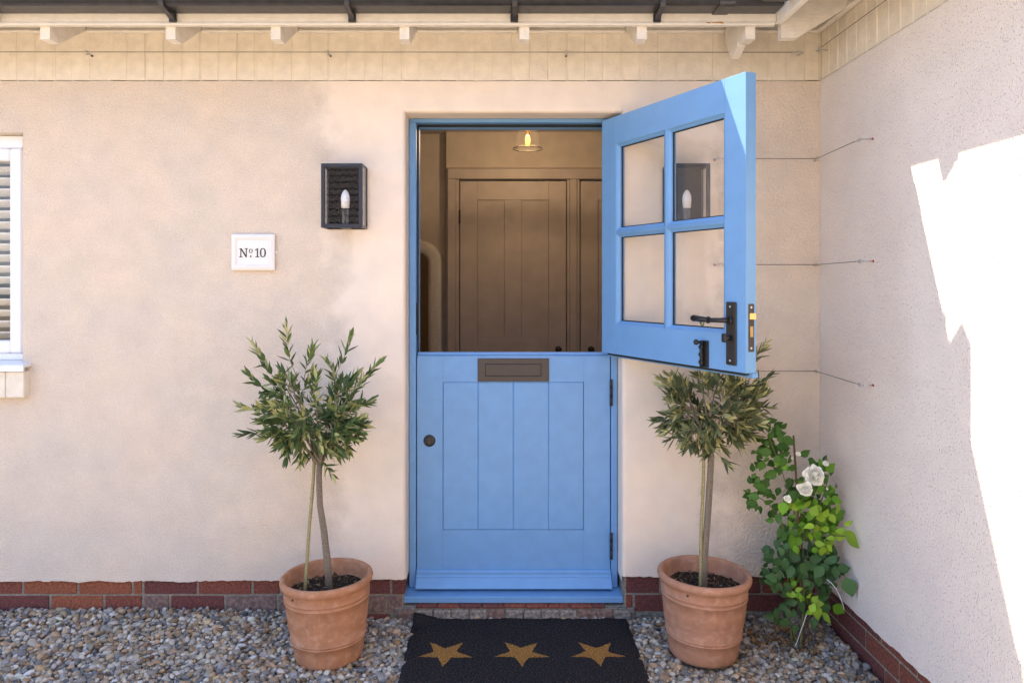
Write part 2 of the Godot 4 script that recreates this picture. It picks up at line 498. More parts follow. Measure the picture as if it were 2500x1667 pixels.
	# step under the door sill: a course of red tiles over headers on edge
	brick_row(t, [-0.335, -0.245, -0.155, -0.065, 0.025, 0.115, 0.205, 0.295, 0.385, 0.44], -0.006, 0.0055, 0.0, ["brick_red", "brick_plum"], "sill_tile", 0.003)
	var hs := []
	for k in 14: hs.append(-0.41 + k * 0.0735)
	brick_row(t, hs, -0.115, -0.013, 0.004, ["brick_whitewashed", "brick_whitewashed", "brick_dusty"], "header_brick", 0.008, 0.003)
	part(t, "step_mortar", box(Vector3(-0.42, -0.14, -0.10), Vector3(0.56, -0.006, -0.004), 0.003), M.cement)

func side_wall() -> void:
	var t := thing("rendered_wall", "side wall of rough white render, half in sun, at right of the corner", "wall")
	var st := SurfaceTool.new()
	st.begin(Mesh.PRIMITIVE_TRIANGLES)
	var X := 1.313
	var zs := spread(0.0, 1.4, 0.02) + spread(1.5, 4.6, 0.1)
	for k in zs.size() - 1:
		var a: float = zs[k]; var b: float = zs[k + 1]
		var fa := 0.108 + jag(a, 77.0); var fb := 0.108 + jag(b, 77.0)
		var p := [Vector3(X, fa, a), Vector3(X, 2.140, a), Vector3(X, 2.140, b), Vector3(X, fb, b)]
		for i in [0, 1, 2, 0, 2, 3]:
			var v: Vector3 = p[i]
			st.set_normal(Vector3.LEFT); st.set_uv(Vector2(v.z / 1.46, (2.15 - v.y) / 2.1516)); st.add_vertex(v)
		var q := [Vector3(X, fa, a), Vector3(X, fb, b), Vector3(X + 0.04, fb, b), Vector3(X + 0.04, fa, a)]
		for i in [0, 1, 2, 0, 2, 3]:
			var v: Vector3 = q[i]
			st.set_normal(Vector3.DOWN); st.set_uv(Vector2(v.z / 0.62, v.x / 0.62)); st.add_vertex(v)
	part(t, "render", st.commit(), M.render_side)
	part(t, "mortar", box(Vector3(X + 0.0200, -0.3, 0.0), Vector3(X + 0.28, 2.6, 4.6), 0.0), M.mortar)
	for k in 60:
		var z0 := 0.004 + 0.0747 * k
		var d := rng.randf_range(-0.0015, 0.0015)
		part(t, "soldier_brick", box(Vector3(X + 0.004 + d, 2.1435, z0 + 0.0028), Vector3(X + 0.06, 2.352, z0 + 0.0719), 0.0035), M.cream_paint)
	var jt := begin()
	for k in 61:
		var z0 := 0.004 + 0.0747 * k
		bevel(jt, Vector3(X + 0.0068 + rng.randf_range(-0.002, 0.002), 2.142, z0 - 0.0045), Vector3(X + 0.05, 2.352, z0 + 0.0045), 0.001)
	part(t, "joint_mortar", done(jt), M.cream_paint)
	var dull := ["brick_plum", "brick_plum", "brick_red"]
	var a1 := [0.016]; var a2 := [0.016, 0.118]; var a3 := [0.016]
	for k in 14:
		a1.append(0.223 + 0.2255 * k); a2.append(0.340 + 0.2255 * k); a3.append(0.246 + 0.2255 * k)
	brick_row(t, a1, 0.0705, 0.133, -0.016, dull, "brick", 0.010, 0.0015, true)
	brick_row(t, a2, -0.001, 0.062, -0.016, dull, "brick", 0.010, 0.0015, true)
	brick_row(t, a3, -0.074, -0.010, -0.016, dull, "brick", 0.010, 0.0015, true)

# ------------------------------------------------------------------ eaves, gutters
func rafter_shape() -> PackedVector2Array:
	# side view: x = distance out from the wall, y = height
	return PackedVector2Array([Vector2(0.264, 2.2245), Vector2(0.264, 2.36), Vector2(0.23, 2.39), Vector2(-0.6, 2.93), Vector2(-0.6, 2.75), Vector2(0.0, 2.351), Vector2(0.206, 2.2245)])

func eaves() -> void:
	var t := thing("eaves", "cream painted timber eaves with exposed rafter feet above the front wall", "eaves")
	var shape := extrude(rafter_shape(), -0.018, 0.018)
	# rafter centres along the wall
	var cx := [-3.50, -3.05, -2.57, -2.11, -1.684, -1.217, -0.826, -0.347, 0.0995, 0.5365, 0.940]
	for x in cx:
		part(t, "rafter", shape, M.timber_paint, Transform3D(Basis(Vector3(0, 0, 1), Vector3(0, 1, 0), Vector3(-1, 0, 0)), Vector3(x, 0, 0)))
	part(t, "rafter_block", extrude(PackedVector2Array([Vector2(0.10, 2.20), Vector2(0.17, 2.2245), Vector2(0.17, 2.30), Vector2(0.02, 2.345), Vector2(0.02, 2.285)]), -0.03, 0.0), M.timber_paint, Transform3D(Basis(Vector3(0, 0, 1), Vector3(0, 1, 0), Vector3(-1, 0, 0)), Vector3(0.921, 0, 0)))
	part(t, "fascia", box(Vector3(-4.6, 2.281, 0.2645), Vector3(1.03, 2.42, 0.284), 0.002), M.timber_paint)
	part(t, "fascia_lip", box(Vector3(-4.6, 2.270, 0.2645), Vector3(1.026, 2.2805, 0.2875), 0.002), M.timber_paint)
	for q in [[0.778, 0.014], [0.796, 0.010], [0.808, 0.012], [0.824, 0.016]]:
		part(t, "rust_mark", lathe([Vector2(0, 0.0004), Vector2(q[1] * 0.7, 0.0004), Vector2(q[1], 0.0)], 12, true, 0.25), M.rust, Transform3D(Basis(Vector3.RIGHT, PI / 2).scaled(Vector3(0.6, 0.22, 1)), Vector3(q[0], 2.2775, 0.2875)))
	for k in cx.size():
		var a: float = cx[k] + 0.0185
		var b: float = (cx[k + 1] - 0.0185) if k < cx.size() - 1 else 1.31
		part(t, "eaves_board", box(Vector3(a, 2.345, 0.0), Vector3(b, 2.42, 0.020), 0.002), M.timber_paint)
		part(t, "bed_mould", box(Vector3(a + 0.001, 2.333, 0.0), Vector3(b - 0.001, 2.3445, 0.025), 0.003), M.timber_paint)
	# roof deck with its tiles, over the whole wing
	var d := begin()
	var p := [Vector3(-4.7, 2.425, 0.33), Vector3(-4.7, 6.0, -5.2), Vector3(1.3, 6.0, -5.2), Vector3(1.3, 2.425, 0.33)]
	quad(d, p[0], p[1], p[2], p[3])
	var q := []
	for v in p: q.append(v + Vector3(0, 0.06, 0))
	quad(d, q[3], q[2], q[1], q[0])
	for k in 4: quad(d, p[k], q[k], q[(k + 1) % 4], p[(k + 1) % 4])
	part(t, "roof_deck", done(d), M.roof_tile)

func side_eaves() -> void:
	var t := thing("eaves", "cream painted eaves of the side wing at the top right corner", "eaves")
	var shape := extrude(rafter_shape(), -0.018, 0.018)
	for z in [0.262, 0.73, 1.2, 1.67, 2.14, 2.61, 3.08, 3.55, 4.02, 4.5]:
		part(t, "rafter", shape, M.timber_paint, Transform3D(Basis(Vector3(-1, 0, 0), Vector3(0, 1, 0), Vector3(0, 0, -1)), Vector3(1.313, 0, z)))
	part(t, "fascia", box(Vector3(1.029, 2.281, 0.285), Vector3(1.0485, 2.42, 4.6), 0.002), M.timber_paint)
	part(t, "fascia_lip", box(Vector3(1.0255, 2.270, 0.288), Vector3(1.0485, 2.2805, 4.6), 0.002), M.timber_paint)
	part(t, "eaves_board", box(Vector3(1.293, 2.345, 0.021), Vector3(1.313, 2.42, 4.6), 0.002), M.timber_paint)
	part(t, "bed_mould", box(Vector3(1.288, 2.333, 0.026), Vector3(1.3125, 2.3445, 4.6), 0.003), M.timber_paint)
	var d := begin()
	var p := [Vector3(0.985, 2.425, 0.30), Vector3(0.985, 2.425, 4.7), Vector3(6.5, 6.0, 4.7), Vector3(6.5, 6.0, -4.5), Vector3(1.31, 2.64, 0.0)]
	for k in range(1, 4): tri(d, p[0], p[k], p[k + 1])
	for k in range(1, 4): tri(d, p[0] + Vector3(0, 0.06, 0), p[k + 1] + Vector3(0, 0.06, 0), p[k] + Vector3(0, 0.06, 0))
	for k in 5: quad(d, p[k], p[k] + Vector3(0, 0.06, 0), p[(k + 1) % 5] + Vector3(0, 0.06, 0), p[(k + 1) % 5])
	part(t, "roof_deck", done(d), M.roof_tile)

func gutter_section(o := 0.0) -> Array:
	# outline across the gutter, x out from the fascia, closed shell 3 mm thick
	var a := [Vector2(0.002, 0.088), Vector2(0.002, 0.004), Vector2(0.008, 0.0), Vector2(0.086, 0.0), Vector2(0.098, 0.004), Vector2(0.104, 0.013), Vector2(0.112, 0.072), Vector2(0.118, 0.080), Vector2(0.118, 0.088), Vector2(0.113, 0.088)]
	var b := []
	for k in range(a.size() - 1, -1, -1):
		var v: Vector2 = a[k]
		b.append(Vector2(clampf(v.x, 0.005, 0.109), maxf(v.y, 0.0035)) if o == 0.0 else v + Vector2(0, 0.0))
	var r := a + b
	if o > 0.0:
		r = []
		for v in a: r.append(v + Vector2(o if v.x > 0.05 else -0.001, -o if v.y < 0.02 else 0.0))
		for k in range(a.size() - 1, -1, -1): r.append(a[k] + Vector2(-0.001 if a[k].x > 0.05 else 0.001, 0.001 if a[k].y < 0.02 else 0.0))
	return r

func bracket(parent: Node3D, xf: Transform3D) -> void:
	# strap round the gutter, then an arm back down to the fascia
	var st := begin()
	var path := [Vector2(0.124, 0.10), Vector2(0.117, 0.060), Vector2(0.110, 0.006), Vector2(0.100, -0.008), Vector2(0.045, -0.016), Vector2(0.003, -0.026)]
	var back := [Vector2(0.003, -0.006), Vector2(0.050, -0.004), Vector2(0.098, -0.0015), Vector2(0.1055, 0.008), Vector2(0.1135, 0.062), Vector2(0.120, 0.10)]
	var o := PackedVector2Array(path + back)
	part(parent, "bracket", extrude(o, -0.009, 0.009), M.gutter_plastic, xf)
	part(parent, "bracket_foot", box(Vector3(0.0005, -0.031, -0.014), Vector3(0.010, 0.0, 0.014), 0.002), M.gutter_plastic, xf)

func gutters() -> void:
	var t := thing("gutter", "weathered black plastic gutter along the eaves above the blue door", "gutter")
	var sec := PackedVector2Array(gutter_section())
	var turn_front := Basis(Vector3(0, 0, 1), Vector3(0, 1, 0), Vector3(-1, 0, 0))
	part(t, "trough", extrude(sec, -0.80, 4.6), M.gutter_plastic, Transform3D(turn_front, Vector3(0.0, 2.309, 0.286)))
	part(t, "corner_trough", extrude(sec, -1.02, -0.8035), M.gutter_plastic, Transform3D(turn_front, Vector3(0.0, 2.308, 0.286)))
	var clip := extrude(PackedVector2Array(gutter_section(0.004)), -0.845, -0.79)
	part(t, "union_clip", clip, M.gutter_plastic, Transform3D(turn_front, Vector3(0.0, 2.3085, 0.286)))
	for x in [-3.5, -2.73, -1.852, -1.196, -0.536, 0.061, 0.587]:
		bracket(t, Transform3D(turn_front, Vector3(x, 2.308, 0.2865)))
	var g := thing("gutter", "black plastic gutter of the side wing, returning from the corner", "gutter")
	var turn_side := Basis(Vector3(-1, 0, 0), Vector3(0, 1, 0), Vector3(0, 0, -1))
	part(g, "trough", extrude(sec, -4.6, -0.412), M.gutter_plastic, Transform3D(turn_side, Vector3(1.027, 2.309, 0.0)))
	part(g, "union_clip", extrude(PackedVector2Array(gutter_section(0.008)), -0.67, -0.60), M.gutter_plastic, Transform3D(turn_side, Vector3(1.027, 2.308, 0.0)))
	# added flat plate, shaped to throw a ragged shadow notch on the sunny wall
	part(g, "added_shadow_plate", extrude(PackedVector2Array([Vector2(0.585, 2.309), Vector2(0.597, 2.262), Vector2(0.606, 2.246), Vector2(0.618, 2.25), Vector2(0.655, 2.285), Vector2(0.668, 2.309)]), -0.935, -0.925), M.gutter_plastic, Transform3D(Basis(Vector3(0, 0, 1), Vector3(0, 1, 0), Vector3(-1, 0, 0)), Vector3(0, 0, 0)))
	for z in [1.0, 1.8, 2.6, 3.4]:
		bracket(g, Transform3D(turn_side, Vector3(1.0265, 2.308, z)))

# ------------------------------------------------------------------ door frame and leaves
func door_frame() -> void:
	var t := thing("door_frame", "blue painted timber frame and sill around the stable door opening", "door frame")
	var zf := -0.11
	part(t, "jamb", box(Vector3(-0.374, 0.036, zf - 0.10), Vector3(-0.345, 1.9952, zf), 0.002), M.blue_paint)
	part(t, "jamb", box(Vector3(0.479, 0.036, zf - 0.10), Vector3(0.506, 1.9952, zf), 0.002), M.blue_paint)
	part(t, "head", box(Vector3(-0.374, 1.9955, zf - 0.10), Vector3(0.506, 2.0115, zf), 0.002), M.blue_paint)
	# rebate stop behind the leaf with its black seal
	var s := begin()
	bevel(s, Vector3(-0.3445, 0.036, zf - 0.10), Vector3(-0.3375, 1.9952, zf - 0.055), 0.001)
	bevel(s, Vector3(0.4715, 0.036, zf - 0.10), Vector3(0.4785, 1.9952, zf - 0.055), 0.001)
	bevel(s, Vector3(-0.3372, 1.9830, zf - 0.10), Vector3(0.4712, 1.9952, zf - 0.055), 0.001)
	part(t, "door_stop", done(s), M.blue_paint)
	var g := begin()
	bevel(g, Vector3(-0.3445, 0.036, zf - 0.0545), Vector3(-0.3385, 1.9952, zf - 0.046), 0.001)
	bevel(g, Vector3(0.4725, 0.036, zf - 0.0545), Vector3(0.4785, 1.9952, zf - 0.046), 0.001)
	bevel(g, Vector3(-0.3382, 1.9850, zf - 0.0545), Vector3(0.4722, 1.9952, zf - 0.040), 0.001)
	part(t, "weather_seal", done(g), M.black_rubber)
	part(t, "strike_plate", box(Vector3(-0.3448, 1.10, zf - 0.040), Vector3(-0.3425, 1.235, zf - 0.004), 0.001), M.black_iron)
	# sill: sloped top, nosing
	part(t, "sill", extrude(PackedVector2Array([Vector2(-0.21, 0.006), Vector2(-0.026, 0.006), Vector2(-0.0235, 0.0085), Vector2(-0.0235, 0.030), Vector2(-0.026, 0.0325), Vector2(-0.115, 0.0355), Vector2(-0.21, 0.0355)]), -0.514, 0.386), M.blue_paint, Transform3D(Basis(Vector3(0, 0, 1), Vector3(0, 1, 0), Vector3(-1, 0, 0)), Vector3.ZERO))

func hinge(parent: Node3D, x: float, y: float, z: float) -> void:
	var st := begin(true)
	for k in 3:
		var y0 := y - 0.055 + k * 0.0372
		tube_on(st, [Vector3(x, y0, z), Vector3(x, y0 + 0.0355, z)], 0.0062, 0.0062, 10)
	part(parent, "hinge", done(st), M.black_iron)

func lower_leaf() -> void:
	var t := thing("stable_door_leaf", "closed lower half of the blue stable door with a letter plate", "door")
	var zf := -0.115; var zb := -0.159
	var x0 := -0.341; var x1 := 0.475
	part(t, "stile", box(Vector3(x0, 0.045, zb), Vector3(-0.2324, 1.008, zf), 0.0005), M.blue_paint)
	part(t, "stile", box(Vector3(0.3644, 0.045, zb), Vector3(x1, 1.008, zf), 0.0005), M.blue_paint)
	part(t, "top_rail", box(Vector3(-0.2322, 0.9005, zb), Vector3(0.3642, 1.008, zf - 0.0001), 0.0003), M.blue_paint)
	part(t, "bottom_rail", box(Vector3(-0.2322, 0.045, zb), Vector3(0.3642, 0.276, zf - 0.0001), 0.0003), M.blue_paint)
	var b := [-0.2315, -0.0827, 0.0665, 0.2155, 0.3635]
	for k in 4:
		part(t, "panel_board", box(Vector3(b[k] + 0.0001, 0.2762, zb + 0.006), Vector3(b[k + 1] - 0.0001, 0.9003, zf - 0.0006), 0.0032), M.blue_paint)
	# rebated top edge where the upper half closes
	part(t, "top_ledge", extrude(PackedVector2Array([Vector2(zb, 1.0085), Vector2(zf - 0.001, 1.0085), Vector2(zf - 0.001, 1.011), Vector2(zf - 0.016, 1.0145), Vector2(zf - 0.018, 1.0235), Vector2(zb, 1.0245)]), -x1 + 0.002, -x0 - 0.002), M.blue_paint, Transform3D(Basis(Vector3(0, 0, 1), Vector3(0, 1, 0), Vector3(-1, 0, 0)), Vector3.ZERO))
	# weather board at the foot
	var pr := PackedVector2Array([Vector2(zf + 0.0005, 0.048), Vector2(zf + 0.050, 0.046), Vector2(zf + 0.052, 0.050), Vector2(zf + 0.046, 0.058), Vector2(zf + 0.034, 0.070), Vector2(zf + 0.027, 0.079), Vector2(zf + 0.026, 0.084), Vector2(zf + 0.020, 0.086), Vector2(zf + 0.016, 0.092), Vector2(zf + 0.016, 0.104), Vector2(zf + 0.011, 0.110), Vector2(zf + 0.0005, 0.112)])
	part(t, "weather_board", extrude(pr, -x1 - 0.001, -x0 + 0.001), M.blue_paint, Transform3D(Basis(Vector3(0, 0, 1), Vector3(0, 1, 0), Vector3(-1, 0, 0)), Vector3.ZERO))
	# letter plate
	var lp := part(t, "letter_plate", box(Vector3(-0.0845, 0.9035, zf + 0.0004), Vector3(0.2165, 1.0005, zf + 0.006), 0.0015), M.bronze_plate)
	var gp := begin()
	ring(gp, Rect2(-0.0535, 0.9245, 0.238, 0.054), zf + 0.0064, Rect2(-0.0515, 0.9265, 0.234, 0.050), zf + 0.0064)
	part(lp, "gap", done(gp), M.black_rubber)
	part(lp, "flap", box(Vector3(-0.0515, 0.9275, zf + 0.0062), Vector3(0.1825, 0.9765, zf + 0.0095), 0.002), M.bronze_plate)
	# lock cylinder rose
	var c := Transform3D(Basis(Vector3.RIGHT, PI / 2), Vector3(-0.2885, 0.653, zf))
	var ro := part(t, "cylinder_rose", lathe([Vector2(0, 0.0065), Vector2(0.019, 0.0065), Vector2(0.023, 0.005), Vector2(0.0255, 0.001), Vector2(0.0255, -0.002)], 28), M.black_iron, c)
	part(ro, "cylinder", box(Vector3(-0.006, 0.004, -0.010), Vector3(0.006, 0.0082, 0.014), 0.002), M.bronze_plate)
	part(ro, "keyhole", box(Vector3(-0.0012, 0.0083, -0.008), Vector3(0.0012, 0.0088, 0.000), 0.0002), M.black_rubber)
	hinge(t, 0.4785, 0.857, zf + 0.010)
	hinge(t, 0.4785, 0.211, zf + 0.010)

func bead(parent: Node3D, r: Rect2) -> void:
	# moulded glazing bead round one pane
	var st := begin()
	ring(st, r, 0.0, r.grow(-0.004), -0.001)
	ring(st, r.grow(-0.004), -0.001, r.grow(-0.006), -0.006)
	ring(st, r.grow(-0.006), -0.006, r.grow(-0.015), -0.013)
	ring(st, r.grow(-0.015), -0.013, r.grow(-0.0152), -0.019)
	part(parent, "glazing_bead", done(st), M.blue_paint)
	var sp := begin()
	ring(sp, r.grow(-0.0150), -0.0195, r.grow(-0.019), -0.0195)
	ring(sp, r.grow(-0.019), -0.0195, r.grow(-0.019), -0.0245)
	part(parent, "glazing_spacer", done(sp), M.black_rubber)
	# the same bead on the other face of the leaf
	var ot := begin()
	ring(ot, r, -0.044, r.grow(-0.004), -0.043)
	ring(ot, r.grow(-0.004), -0.043, r.grow(-0.015), -0.031)
	ring(ot, r.grow(-0.015), -0.031, r.grow(-0.0152), -0.025)
	part(parent, "glazing_bead", done(ot), M.blue_paint)
	var g := r.grow(-0.012)
	part(parent, "glass_pane", box(Vector3(g.position.x, g.position.y, -0.0245), Vector3(g.end.x, g.end.y, -0.0205), 0.0), M.glass)

func upper_leaf() -> void:
	var t := thing("stable_door_leaf", "open upper half of the blue stable door with four glass panes", "door", "", Vector3(0.436, 0.0, -0.081))
	t.rotation.y = -deg_to_rad(64.1)
	var W := 0.818; var y0 := 1.030; var y1 := 1.9947; var th := 0.044
	var ox0 := 0.098; var ox1 := 0.722; var oy0 := 1.150; var oy1 := 1.886
	part(t, "stile", box(Vector3(0, y0, -th), Vector3(ox0, y1, 0), 0.0006), M.blue_paint)
	part(t, "stile", box(Vector3(ox1, y0, -th), Vector3(W, y1, 0), 0.0008), M.blue_paint)
	part(t, "top_rail", box(Vector3(ox0 + 0.0002, oy1, -th + 0.0002), Vector3(ox1 - 0.0002, y1, -0.0001), 0.0003), M.blue_paint)
	part(t, "bottom_rail", box(Vector3(ox0 + 0.0002, y0, -th + 0.0002), Vector3(ox1 - 0.0002, oy0, -0.0001), 0.0003), M.blue_paint)
	var bx := 0.4155; var by := 1.524; var hb := 0.004
	part(t, "glazing_bar", box(Vector3(bx - hb, oy0, -th + 0.0006), Vector3(bx + hb, oy1, -0.0006), 0.001), M.blue_paint)
	part(t, "glazing_bar", box(Vector3(ox0, by - hb, -th + 0.001), Vector3(bx - hb, by + hb, -0.001), 0.001), M.blue_paint)
	part(t, "glazing_bar", box(Vector3(bx + hb, by - hb, -th + 0.001), Vector3(ox1, by + hb, -0.001), 0.001), M.blue_paint)
	for r in [Rect2(ox0, oy0, bx - hb - ox0, by - hb - oy0), Rect2(bx + hb, oy0, ox1 - bx - hb, by - hb - oy0), Rect2(ox0, by + hb, bx - hb - ox0, oy1 - by - hb), Rect2(bx + hb, by + hb, ox1 - bx - hb, oy1 - by - hb)]:
		bead(t, r)
	# rebated foot: black seal, then the outer lip that hangs lower
	part(t, "foot_seal", box(Vector3(0.03, y0 - 0.009, -0.026), Vector3(W - 0.012, y0 - 0.0002, -0.006), 0.002), M.black_rubber)
	part(t, "foot_lip", box(Vector3(0.0, y0 - 0.017, -th - 0.006), Vector3(W + 0.004, y0 - 0.0002, -0.0265), 0.002), M.blue_paint)
	# handle on its long plate
	var pl := part(t, "handle_plate", box(Vector3(0.7345, 1.051, 0.0003), Vector3(0.7795, 1.257, 0.008), 0.003), M.black_iron)
	part(pl, "plate_fillet", box(Vector3(0.739, 1.056, 0.008), Vector3(0.775, 1.252, 0.0100), 0.002), M.black_iron)
	for sy in [1.066, 1.242]:
		part(pl, "screw", lathe([Vector2(0, 0.0015), Vector2(0.003, 0.0012), Vector2(0.004, 0)], 10), M.steel, Transform3D(Basis(Vector3.RIGHT, PI / 2), Vector3(0.757, sy, 0.0098)))
	var lv := begin(true)
	tube_on(lv, [Vector3(0.757, 1.198, 0.010), Vector3(0.757, 1.198, 0.016)], 0.0125, 0.0115, 16)
	tube_on(lv, [Vector3(0.757, 1.198, 0.016), Vector3(0.757, 1.198, 0.038), Vector3(0.752, 1.198, 0.046), Vector3(0.74, 1.198, 0.050), Vector3(0.715, 1.197, 0.051), Vector3(0.70, 1.197, 0.051)], 0.009, 0.0075, 12)
	tube_on(lv, [Vector3(0.703, 1.197, 0.051), Vector3(0.698, 1.197, 0.051)], 0.0115, 0.0115, 14)
	tube_on(lv, [Vector3(0.698, 1.197, 0.051), Vector3(0.660, 1.1985, 0.051), Vector3(0.628, 1.200, 0.051)], 0.0085, 0.0112, 14)
	tube_on(lv, [Vector3(0.628, 1.200, 0.051), Vector3(0.622, 1.2003, 0.051), Vector3(0.619, 1.2004, 0.051)], 0.0112, 0.006, 14)
	part(pl, "lever_handle", done(lv), M.black_iron)
	var tt := begin()
	bevel(tt, Vector3(0.7465, 1.126, 0.030), Vector3(0.7675, 1.155, 0.040), 0.004)
	part(pl, "thumb_turn", done(tt), M.black_iron)
	part(pl, "turn_neck", tube([Vector3(0.757, 1.1405, 0.009), Vector3(0.757, 1.1405, 0.0305)], 0.0075, 0.0065, 12), M.black_iron)
	# surface bolt
	var bp := part(t, "bolt_plate", box(Vector3(0.612, 1.0315, 0.0003), Vector3(0.648, 1.122, 0.0045), 0.001), M.black_iron)
	part(bp, "bolt_rod", tube([Vector3(0.623, 1.031, 0.012), Vector3(0.623, 1.122, 0.012)], 0.006, 0.006, 12), M.black_iron)
	for gy in [1.042, 1.068, 1.094]:
		part(bp, "bolt_guide", box(Vector3(0.614, gy, 0.0046), Vector3(0.632, gy + 0.013, 0.0195), 0.003), M.black_iron)
	part(bp, "bolt_neck", tube([Vector3(0.623, 1.117, 0.012), Vector3(0.622, 1.1175, 0.029)], 0.0048, 0.0048, 10), M.black_iron)
	part(bp, "bolt_knob", lathe([Vector2(0, -0.008), Vector2(0.006, -0.0075), Vector2(0.0098, -0.003), Vector2(0.0098, 0.002), Vector2(0.007, 0.006), Vector2(0, 0.0078)], 16), M.black_iron, Transform3D(Basis(Vector3.RIGHT, PI / 2), Vector3(0.622, 1.1175, 0.034)))
	# lock face let into the edge
	var fp := part(t, "lock_face", box(Vector3(W - 0.002, 1.098, -0.0345), Vector3(W + 0.0012, 1.252, -0.0105), 0.0004), M.bronze_plate)
	part(fp, "latch", extrude(PackedVector2Array([Vector2(W + 0.001, -0.030), Vector2(W + 0.013, -0.030), Vector2(W + 0.003, -0.014), Vector2(W + 0.001, -0.014)]), -1.222, -1.203), M.brass, Transform3D(Basis(Vector3(1, 0, 0), Vector3(0, 0, 1), Vector3(0, -1, 0)), Vector3.ZERO))
	part(fp, "dead_bolt", box(Vector3(W + 0.001, 1.146, -0.029), Vector3(W + 0.0030, 1.180, -0.017), 0.0005), M.brass)
	for sy in [1.241, 1.110]:
		part(fp, "screw", lathe([Vector2(0, 0.0012), Vector2(0.003, 0.001), Vector2(0.0042, 0)], 10), M.steel, Transform3D(Basis(Vector3.BACK, -PI / 2), Vector3(W + 0.0012, sy, -0.0225)))
	hinge(t, -0.004, 1.86, -0.050)
	hinge(t, -0.004, 1.16, -0.050)

# ------------------------------------------------------------------ things on the wall
func lantern(x: float, label: String) -> void:
	var t := thing("wall_lantern", label, "wall lamp", "matching wall lanterns either side of the door", Vector3(x, 1.6615, 0.0))
	var hw := 0.081; var hh := 0.1255; var d := 0.118; var b := 0.014
	part(t, "backplate_frame", box(Vector3(-hw, -hh, 0.001), Vector3(hw, hh, 0.008), 0.001), M.lantern_paint)
	part(t, "backplate", box(Vector3(-hw + 0.006, -hh + 0.006, 0.0082), Vector3(hw - 0.006, hh - 0.006, 0.0098), 0.0002), M.lantern_back)
	var f := begin()
	for s in [-1.0, 1.0]:
		bevel(f, Vector3(s * (hw - b / 2) - b / 2, -hh, d - 0.012), Vector3(s * (hw - b / 2) + b / 2, hh, d), 0.0008)
		bevel(f, Vector3(-hw + b, s * (hh - b / 2) - b / 2, d - 0.0118), Vector3(hw - b, s * (hh - b / 2) + b / 2, d - 0.0003), 0.0008)
		for u in [-1.0, 1.0]:
			bevel(f, Vector3(s * (hw - 0.003) - 0.003, u * (hh - 0.005) - 0.005, 0.0082), Vector3(s * (hw - 0.003) + 0.003, u * (hh - 0.005) + 0.005, d - 0.0121), 0.0006)
		bevel(f, Vector3(s * (hw - 0.003) - 0.003, -hh + 0.0101, 0.0102), Vector3(s * (hw - 0.003) + 0.003, hh - 0.0101, 0.018), 0.0006)
	part(t, "frame", done(f), M.lantern_paint)
	part(t, "lid", box(Vector3(-hw + 0.0062, hh - 0.004, 0.0103), Vector3(hw - 0.0062, hh - 0.001, d - 0.0122), 0.0003), M.lantern_paint)
	part(t, "glass_pane", box(Vector3(-hw + b - 0.002, -hh + b - 0.002, d - 0.008), Vector3(hw - b + 0.002, hh - b + 0.002, d - 0.005), 0.0), M.glass)
	for s in [-1.0, 1.0]:
		part(t, "glass_pane", box(Vector3(s * (hw - 0.003) - 0.001, -hh + 0.0102, 0.0182), Vector3(s * (hw - 0.003) + 0.001, hh - 0.0102, d - 0.0123), 0.0), M.glass)
	var bulb := part(t, "candle_bulb", lathe([Vector2(0.0172, -0.006), Vector2(0.0176, 0.004), Vector2(0.0165, 0.016), Vector2(0.013, 0.027), Vector2(0.0075, 0.036), Vector2(0.003, 0.040), Vector2(0, 0.041)], 20), M.bulb_white, Transform3D(Basis(), Vector3(0.003, -0.012, 0.062)))
	part(bulb, "bulb_base", lathe([Vector2(0.0, -0.032), Vector2(0.0152, -0.032), Vector2(0.0172, -0.0062)], 20), M.bulb_base_white)
	part(bulb, "bulb_holder", lathe([Vector2(0.0135, -0.110), Vector2(0.0145, -0.0322)], 16), M.glass)
	part(t, "holder_foot", box(Vector3(-0.014, -hh + 0.0005, 0.010), Vector3(0.02, -hh + 0.005, 0.082), 0.001), M.lantern_paint)

func number_sign() -> void:
	var t := thing("number_sign", "small white house number plaque reading No 10", "sign", "", Vector3(-0.992, 1.4435, 0.002))
	var w := 0.0875; var h := 0.0735
	part(t, "plaque", box(Vector3(-w, -h, 0), Vector3(w, h, 0.014), 0.002), M.plaque_white)
	var st := begin()
	var r := Rect2(-w + 0.002, -h + 0.002, 2 * w - 0.004, 2 * h - 0.004)
	ring(st, r, 0.0143, r.grow(-0.010), 0.0185)
	ring(st, r.grow(-0.010), 0.0185, r.grow(-0.013), 0.0185)
	ring(st, r.grow(-0.013), 0.0185, r.grow(-0.018), 0.0148)
	ring(st, r.grow(-0.018), 0.0148, r.grow(-0.0195), 0.0165)
	ring(st, r.grow(-0.0195), 0.0165, r.grow(-0.022), 0.0143)
	part(t, "moulding", done(st), M.plaque_white)
	part(t, "fixing_lug", lathe([Vector2(0, 0.003), Vector2(0.005, 0.003), Vector2(0.006, 0.0)], 12), M.plaque_white, Transform3D(Basis(Vector3.RIGHT, PI / 2), Vector3(w + 0.004, 0.0, 0.0)))
	var font := SystemFont.new()
	font.font_names = PackedStringArray(["Droid Serif"])
	for g in [["N", -0.0375, -0.0035, 0.036, 0.98], ["o", -0.0085, 0.007, 0.022, 1.0], [".", -0.0085, -0.0035, 0.036, 1.0], ["1", 0.0180, -0.0035, 0.036, 0.85], ["0", 0.0410, -0.0035, 0.036, 1.0]]:
		var tm := TextMesh.new()
		tm.text = g[0]
		tm.font = font
		tm.font_size = 64
		tm.pixel_size = g[3] / 46.0
		tm.depth = 0.0012
		tm.curve_step = 1.0
		var o := part(t, "lettering", tm, M.letter_black, Transform3D(Basis.from_scale(Vector3(g[4], 1, 1)), Vector3(g[1], g[2], 0.0150)))
		o.name = "lettering"

